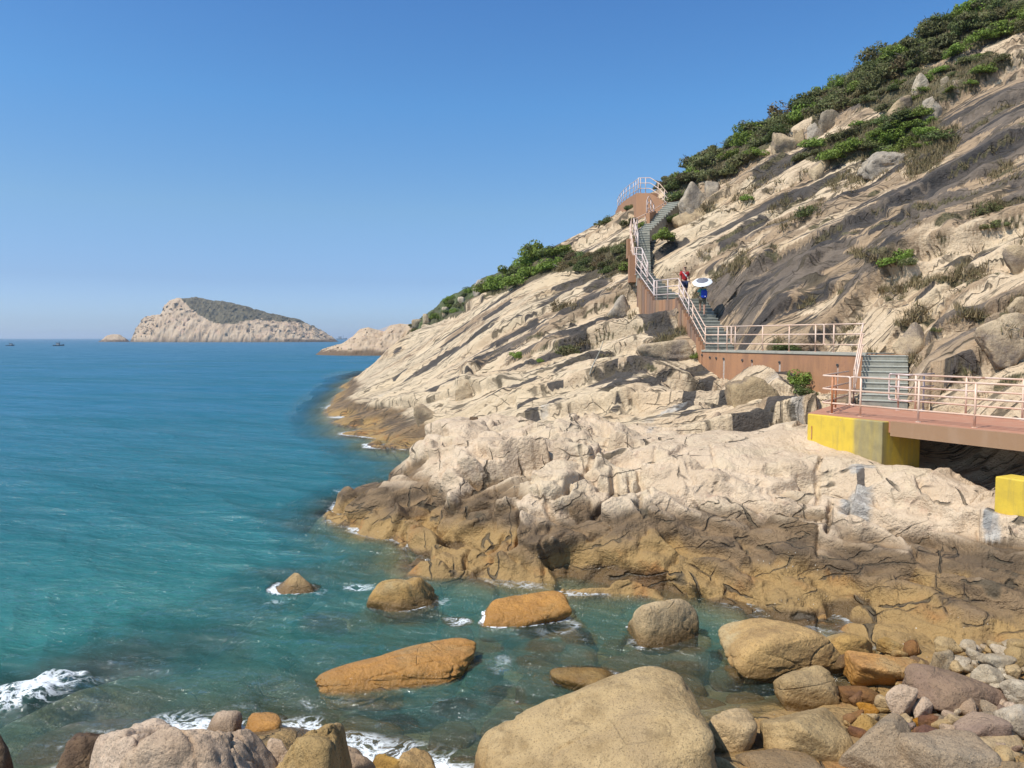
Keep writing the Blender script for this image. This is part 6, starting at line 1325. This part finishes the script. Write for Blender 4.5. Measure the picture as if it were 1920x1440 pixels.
for i in range(26):
    x = vr.uniform(770, 930); y0 = float(np.interp(x, [770, 790, 830, 850, 905, 930], [608, 596, 566, 553, 526, 515])); y = y0 + vr.uniform(2, 38)
    g = pick(x, y, FB)
    if g: shrub('small shrub on the farther green hillside beyond the left slabs', x, y, vr.uniform(14, 26), vr.choice(['leaf_dark', 'leaf_olive', 'leaf_bright']), 'shrubs on the farther hillside', bvh=FB)
for i, (x0, y0, x1, y1) in enumerate([(792, 588, 806, 606), (826, 575, 842, 592), (858, 556, 872, 568), (772, 598, 792, 614), (786, 606, 812, 618)]):
    g = pick((x0 + x1) / 2, y1, FB)
    put_rock('boulder', ['pale upright rock low on the farther hillside', 'grey boulder in the middle of the farther hillside', 'small pale boulder high on the farther hillside', 'squared grey rocks at the foot of the farther hillside', 'pale stones right of the squared grey rocks'][i], 'boulder', x0, y0, x1, y1, None, 'pale', 300 + i, 3, 12, D=(g.y if g else 140), group='boulders on the farther hillside', bury=.4)
dh = ridge_land('distant_hills', 8500, [(655, 634), (690, 626), (715, 616), (735, 608), (750, 606), (768, 611), (800, 618), (850, 628), (880, 634)], 900, 'headrock', [(600, 0), (900, 700)], 3, 80, 20, 0.4, 'structure', 15)
# fishing boats, far out
M['boat'] = paint_material('dark_boat_paint', (0.05, 0.075, 0.10), (0.09, 0.11, 0.12)); M['boatpale'] = paint_material('pale_cabin_paint', (0.30, 0.32, 0.33), (0.22, 0.24, 0.25))
def boat(label, px, py, L, cab):
    c = atz(px, py, 0.0); o = empty('fishing_boat', (c.x, c.y, 0), label, 'boat', 'small boats far out at sea')
    sec = [(-1, .55, .9), (-.6, .9, .8), (0, 1, .8), (.55, .8, 1.0), (1, .05, 1.5)]; vs = []; fs = []
    for t, w, h in sec: vs += [(c.x + t * L / 2, c.y - w * L * .14, h * L * .10), (c.x + t * L / 2, c.y - w * L * .09, -.3), (c.x + t * L / 2, c.y + w * L * .09, -.3), (c.x + t * L / 2, c.y + w * L * .14, h * L * .10)]
    for i in range(4): fs += [(i * 4 + k, i * 4 + 4 + k, i * 4 + 5 + k, i * 4 + 1 + k) for k in range(3)] + [(i * 4 + 3, i * 4 + 7, i * 4 + 4, i * 4)]
    fs += [(0, 1, 2, 3), (16, 19, 18, 17)]; m = MB(); m.add(vs, fs); m.build('hull', M['boat'], o)
    m = MB(); m.obox((c.x + cab * L, c.y, L * .17), (L * .13, 0, 0), (0, L * .09, 0), (0, 0, L * .09)); cb = m.build('cabin', M['boatpale'], o)
    m = MB(); m.obox((c.x + cab * L, c.y, L * .272), (L * .17, 0, 0), (0, L * .11, 0), (0, 0, L * .011)); m.build('roof', M['boat'], cb)
    m = MB(); m.tube([(c.x - cab * L * .8, c.y, L * .05), (c.x - cab * L * .8, c.y, L * .42)], L * .014, 5); m.build('mast', M['boat'], o)
boat('small dark fishing boat far out, nearer the left edge of the sea', 19, 648.5, 6.5, .12)
boat('small dark boat with a long roof far out, nearer the rock islet', 110, 648.5, 8.5, -.05)
M['hullgrey'] = M['boatpale']
boat('tiny grey ship on the horizon between the island and the headland', 641, 636.4, 46, -.18)
# ------------------------------------------------------------------ the two walkers
SKIN = paint_material('skin', (0.48, 0.27, 0.18), (0.40, 0.22, 0.15), 0.6, 8, False, .4); M['red_shirt'] = paint_material('red_cotton', (0.42, 0.022, 0.022), (0.30, 0.016, 0.018), 0.9, 5, False)
M['navy'] = paint_material('navy_cotton', (0.022, 0.032, 0.075), (0.03, 0.04, 0.085), 0.9); M['teal'] = paint_material('teal_cotton', (0.10, 0.33, 0.25), (0.14, 0.38, 0.32), 0.9, 5, False); M['khaki'] = paint_material('olive_cotton', (0.14, 0.125, 0.085), (0.11, 0.10, 0.07), 0.9)
M['blue'] = paint_material('blue_nylon', (0.012, 0.055, 0.42), (0.01, 0.04, 0.30), 0.6, 5, False); M['white'] = paint_material('white_cloth', (0.75, 0.75, 0.74), (0.68, 0.68, 0.68), 0.8, 5, False); M['black'] = paint_material('black_plastic', (0.015, 0.015, 0.016), (0.02, 0.02, 0.02), 0.4); M['greycloth'] = paint_material('grey_cloth', (0.13, 0.13, 0.15), (0.17, 0.17, 0.19), 0.8)
def skinned(name, verts, edges, mat, parent=None, root=0, sub=2, origin=Vector((0, 0, 0))):
    me = bpy.data.meshes.new(name); me.from_pydata([tuple(v[0]) for v in verts], edges, []); o = bpy.data.objects.new(name, me); COL.objects.link(o)
    md = o.modifiers.new('skin', 'SKIN'); md.use_smooth_shade = True
    for i, v in enumerate(verts):
        r = v[1] if isinstance(v[1], tuple) else (v[1], v[1]); me.skin_vertices[0].data[i].radius = r
        me.skin_vertices[0].data[i].use_root = (i == root)
    sb = o.modifiers.new('smooth', 'SUBSURF'); sb.levels = sub; sb.render_levels = sub
    dg = bpy.context.evaluated_depsgraph_get(); ev = bpy.data.meshes.new_from_object(o.evaluated_get(dg)); o.modifiers.clear(); o.data = ev
    ev.materials.clear(); ev.materials.append(mat); ev.polygons.foreach_set('use_smooth', [True] * len(ev.polygons))
    if parent: o.parent = parent
    return o
def person(label, foot, H_, rz, man):
    k = H_ / 1.75; s = lambda x, y, z: Vector((x * k, y * k, z * k))
    wS = .195 if man else .165; hp = .095
    legs = [((-.10, 0.0, .02), (.10, -.16, .14)), ] if False else None
    # front is -y in body space; one knee bent, mid-stride
    lf, lk = ((-.11, -.17, .10), (-.12, -.15, .53)) if man else ((-.10, .06, .03), (-.11, .02, .48))
    rf, rk = ((.11, .10, .05), (.11, -.01, .50)) if man else ((.10, -.22, .22), (.11, -.20, .62))
    la = [(-wS - .05, -.0, 1.17), (-wS - .06, -.10, .92)]; ra = [(wS + .05, .02, 1.17), (wS + .07, -.06, .92)]
    if not man: ra = [(wS + .10, -.02, 1.20), (wS + .06, -.26, 1.36)]; la = [(-wS - .07, -.02, 1.14), (-wS - .02, -.22, 1.06)]
    V = [(s(0, 0, .95), .14 * k), (s(0, 0, 1.12), (.135 * k, .10 * k)), (s(0, -.01, 1.32), (.155 * k, .105 * k)), (s(0, 0, 1.47), .062 * k), (s(0, -.015, 1.56), .060 * k), (s(0, -.02, 1.645), (.078 * k, .092 * k)), (s(0, -.005, 1.715), .062 * k),
         (s(-wS, 0, 1.41), .058 * k), (s(*la[0]), .043 * k), (s(*la[1]), .033 * k), (s(la[1][0], la[1][1] - .08, la[1][2] - .06), .030 * k),
         (s(wS, 0, 1.41), .058 * k), (s(*ra[0]), .043 * k), (s(*ra[1]), .033 * k), (s(ra[1][0], ra[1][1] - .08, ra[1][2] - (-.06 if not man else .06)), .030 * k),
         (s(-hp, 0, .88), .09 * k), (s(*lk), .062 * k), (s(*lf), .042 * k), (s(lf[0], lf[1] - .13, lf[2] - .03), .034 * k),
         (s(hp, 0, .88), .09 * k), (s(*rk), .062 * k), (s(*rf), .042 * k), (s(rf[0], rf[1] - .13, rf[2] - .03), .034 * k)]
    E = [(0, 1), (1, 2), (2, 3), (3, 4), (4, 5), (5, 6), (2, 7), (7, 8), (8, 9), (9, 10), (2, 11), (11, 12), (12, 13), (13, 14), (0, 15), (15, 16), (16, 17), (17, 18), (0, 19), (19, 20), (20, 21), (21, 22)]
    body = skinned('person', V, E, SKIN); body.location = foot; body.rotation_euler[2] = rz; tag(body, label, 'person', 'walkers on the steps')
    g = 1.22
    e_ = lambda a, b, t: tuple(a[i] + (b[i] - a[i]) * t for i in range(3))
    sl = e_((-wS, 0, 1.41), la[0], .8); sr = e_((wS, 0, 1.41), ra[0], .8)
    SV = [(s(0, 0, .93), (.165 * k, .135 * k)), (s(0, 0, 1.12), (.160 * k, .128 * k)), (s(0, -.01, 1.32), (.182 * k, .130 * k)), (s(0, 0, 1.45), .075 * k), (s(-wS, 0, 1.405), .078 * k), (s(*sl), .070 * k), (s(wS, 0, 1.405), .078 * k), (s(*sr), .070 * k)]
    skinned('shirt', SV, [(0, 1), (1, 2), (2, 3), (2, 4), (4, 5), (2, 6), (6, 7)], M['red_shirt'] if man else M['teal'], body)
    PVx = [(s(0, .0, .95), (.168 * k, .14 * k)), (s(-hp - .01, 0, .86), .112 * k), (s(*e_((-hp, 0, .88), lk, .85)), .092 * k), (s(hp + .01, 0, .86), .112 * k), (s(*e_((hp, 0, .88), rk, .85)), .092 * k)]
    skinned('shorts', PVx, [(0, 1), (1, 2), (0, 3), (3, 4)], M['navy'] if man else M['khaki'], body)
    for f_ in (lf, rf): skinned('shoe', [(s(f_[0], f_[1] + .05, f_[2] - .025), .052 * k), (s(f_[0], f_[1] - .05, f_[2] - .04), .050 * k), (s(f_[0], f_[1] - .16, f_[2] - .05), .042 * k)], [(0, 1), (1, 2)], M['white'] if man else M['greycloth'], body, sub=1)
    for ha in (la, ra):
        h0 = Vector((ha[1][0], ha[1][1] - .08, ha[1][2] - .06))
        for j in range(4):
            b_ = h0 + Vector(((j - 1.5) * .017, -.03, -.02)); skinned('finger', [(s(*b_), .009 * k), (s(b_.x, b_.y - .02, b_.z - .04), .008 * k), (s(b_.x, b_.y - .015, b_.z - (.075 if j in (1, 2) else .062)), .007 * k)], [(0, 1), (1, 2)], SKIN, body, sub=1)
    if man:
        m = MB(); m.obox(s(0, -.105, 1.665), s(.072, 0, 0), s(0, .012, 0), s(0, 0, .020)); gl_ = m.build('sunglasses', M['black']); gl_.parent = body
        m = MB(); m.tube([s(-.155, -.115, 1.43), s(-.02, -.168, 1.26), s(.09, -.165, 1.12)], .020 * k, 6); gl_ = m.build('strap', M['white']); gl_.parent = body
        m = MB(); m.tube([s(-.02, -.172, 1.26), s(.03, -.176, 1.21)], .045 * k, 7); gl_ = m.build('pouch', M['white']); gl_.parent = body
    else:
        skinned('hair', [(s(0, .02, 1.62), .088 * k), (s(0, .01, 1.69), .092 * k), (s(0, .06, 1.50), .06 * k)], [(0, 1), (0, 2)], M['black'], body)
    return body
zf = ZP + (7.85 - ZP) * (40.2 - 37.45) / (41.5 - 37.45)
man = person('man with a shaved head, sunglasses, red shirt and navy shorts walking down the steps', at(1283, 563, 42.0) , 1.76, 0.15, True)
man.location.z = 7.86
wom = person('person in a teal shirt and olive shorts walking up the steps, seen from behind', Vector((9.62, 40.0, 0)), 1.60, math.pi - 0.2, False)
wom.location.z = ZP + 2.6 * (10 / 15) - 0.02
wl0 = wom.location
bk = empty('backpack', wl0 + Vector((0.03, -0.20, 1.0)), 'bright blue backpack with a small white emblem, worn by the walker under the umbrella', 'backpack')
bm = bmesh.new(); bmesh.ops.create_cube(bm, size=1); bmesh.ops.scale(bm, vec=(.30, .16, .42), verts=bm.verts); bmesh.ops.bevel(bm, geom=list(bm.edges), offset=.05, segments=3, affect='EDGES')
me = bpy.data.meshes.new('bag'); bm.to_mesh(me); bm.free(); o = link_mesh('bag', me, M['blue'], bk); o.location = (0, 0, 0.05)
bm = bmesh.new(); bmesh.ops.create_cube(bm, size=1); bmesh.ops.scale(bm, vec=(.22, .06, .16), verts=bm.verts); bmesh.ops.bevel(bm, geom=list(bm.edges), offset=.02, segments=2, affect='EDGES')
me = bpy.data.meshes.new('pocket'); bm.to_mesh(me); bm.free(); o = link_mesh('pocket', me, M['blue'], bk); o.location = (0, -.095, -.06)
m = MB(); m.tube([Vector((0, -.128, -.02)), Vector((0, -.134, -.02))], .028, 8); em = bpy.data.meshes.new('emblem'); em.from_pydata(m.v, [], m.f); link_mesh('emblem', em, M['white'], o)
for sx in (-.1, .1):
    m = MB(); m.tube([Vector((sx, .07, .24)), Vector((sx, .18, .34)), Vector((sx * 1.2, .30, .26))], .018, 5); sm_ = bpy.data.meshes.new('strap'); sm_.from_pydata(m.v, [], m.f); link_mesh('strap', sm_, M['blue'], bk)
# umbrella: white with a grey crown, tilted back over the shoulder
ua = at(1317, 529, 39.85); um = empty('umbrella', (ua.x, ua.y, ua.z), 'white sun umbrella with a grey crown, held up by the walker with the blue backpack', 'umbrella')
um.rotation_euler = (math.radians(24), math.radians(-20), 0.3)
R_, n_ = .50, 8
for j in range(n_):
    a0, a1 = 2 * math.pi * j / n_, 2 * math.pi * (j + 1) / n_; am = (a0 + a1) / 2
    for nm, rr_, mt in (('canopy_panel', [(.62, 0), (.84, 0), (1.0, 0)], 'white'), ('crown_panel', [(0.0, 0), (.34, 0), (.62, 0)], 'greycloth')):
        vs = []; fs = []
        for rr2, _ in rr_:
            z = .16 * (1 - rr2 ** 2)
            vs += [(R_ * rr2 * math.cos(a0), R_ * rr2 * math.sin(a0), z), (R_ * rr2 * .955 * math.cos(am), R_ * rr2 * .955 * math.sin(am), z - .012 * rr2), (R_ * rr2 * math.cos(a1), R_ * rr2 * math.sin(a1), z)]
        for q in range(len(rr_) - 1): fs += [(q * 3, q * 3 + 1, q * 3 + 4, q * 3 + 3)[::-1], (q * 3 + 1, q * 3 + 2, q * 3 + 5, q * 3 + 4)[::-1]]
        me = bpy.data.meshes.new(nm); me.from_pydata(vs, [], fs); link_mesh(nm, me, M[mt], um)
    m = MB(); m.tube([(0, 0, .02), (R_ * .5 * math.cos(a0), R_ * .5 * math.sin(a0), .10), (R_ * .97 * math.cos(a0), R_ * .97 * math.sin(a0), .0)], .005, 4); me = bpy.data.meshes.new('rib'); me.from_pydata(m.v, [], m.f); link_mesh('rib', me, M['black'], um)
for nm, a, b, r_, mt in (('shaft', -.62, .19, .008, 'black'), ('handle', -.74, -.60, .016, 'black'), ('tip', .16, .22, .01, 'white')):
    m = MB(); m.tube([(0, 0, a), (0, 0, b)], r_, 6); me = bpy.data.meshes.new(nm); me.from_pydata(m.v, [], m.f); link_mesh(nm, me, M[mt], um)
# ------------------------------------------------------------------ sea haze: even pale air round everything, so that the island fades a little
hz = bpy.data.meshes.new('haze'); b_ = MB(); b_.obox((0, 15400, 36), (36000, 0, 0), (0, 15800, 0), (0, 0, 48)); hz.from_pydata(b_.v, [], b_.f)
T = NT('haze_air'); T.n.remove(T.bsdf); pv = T.node('ShaderNodeVolumePrincipled'); pv.inputs['Color'].default_value = (0.80, 0.90, 1.0, 1); pv.inputs['Density'].default_value = 0.00014; pv.inputs['Anisotropy'].default_value = 0.2
T.link(pv.outputs[0], T.out.inputs['Volume'])
tag(link_mesh('haze', hz, T.m), kind='stuff')
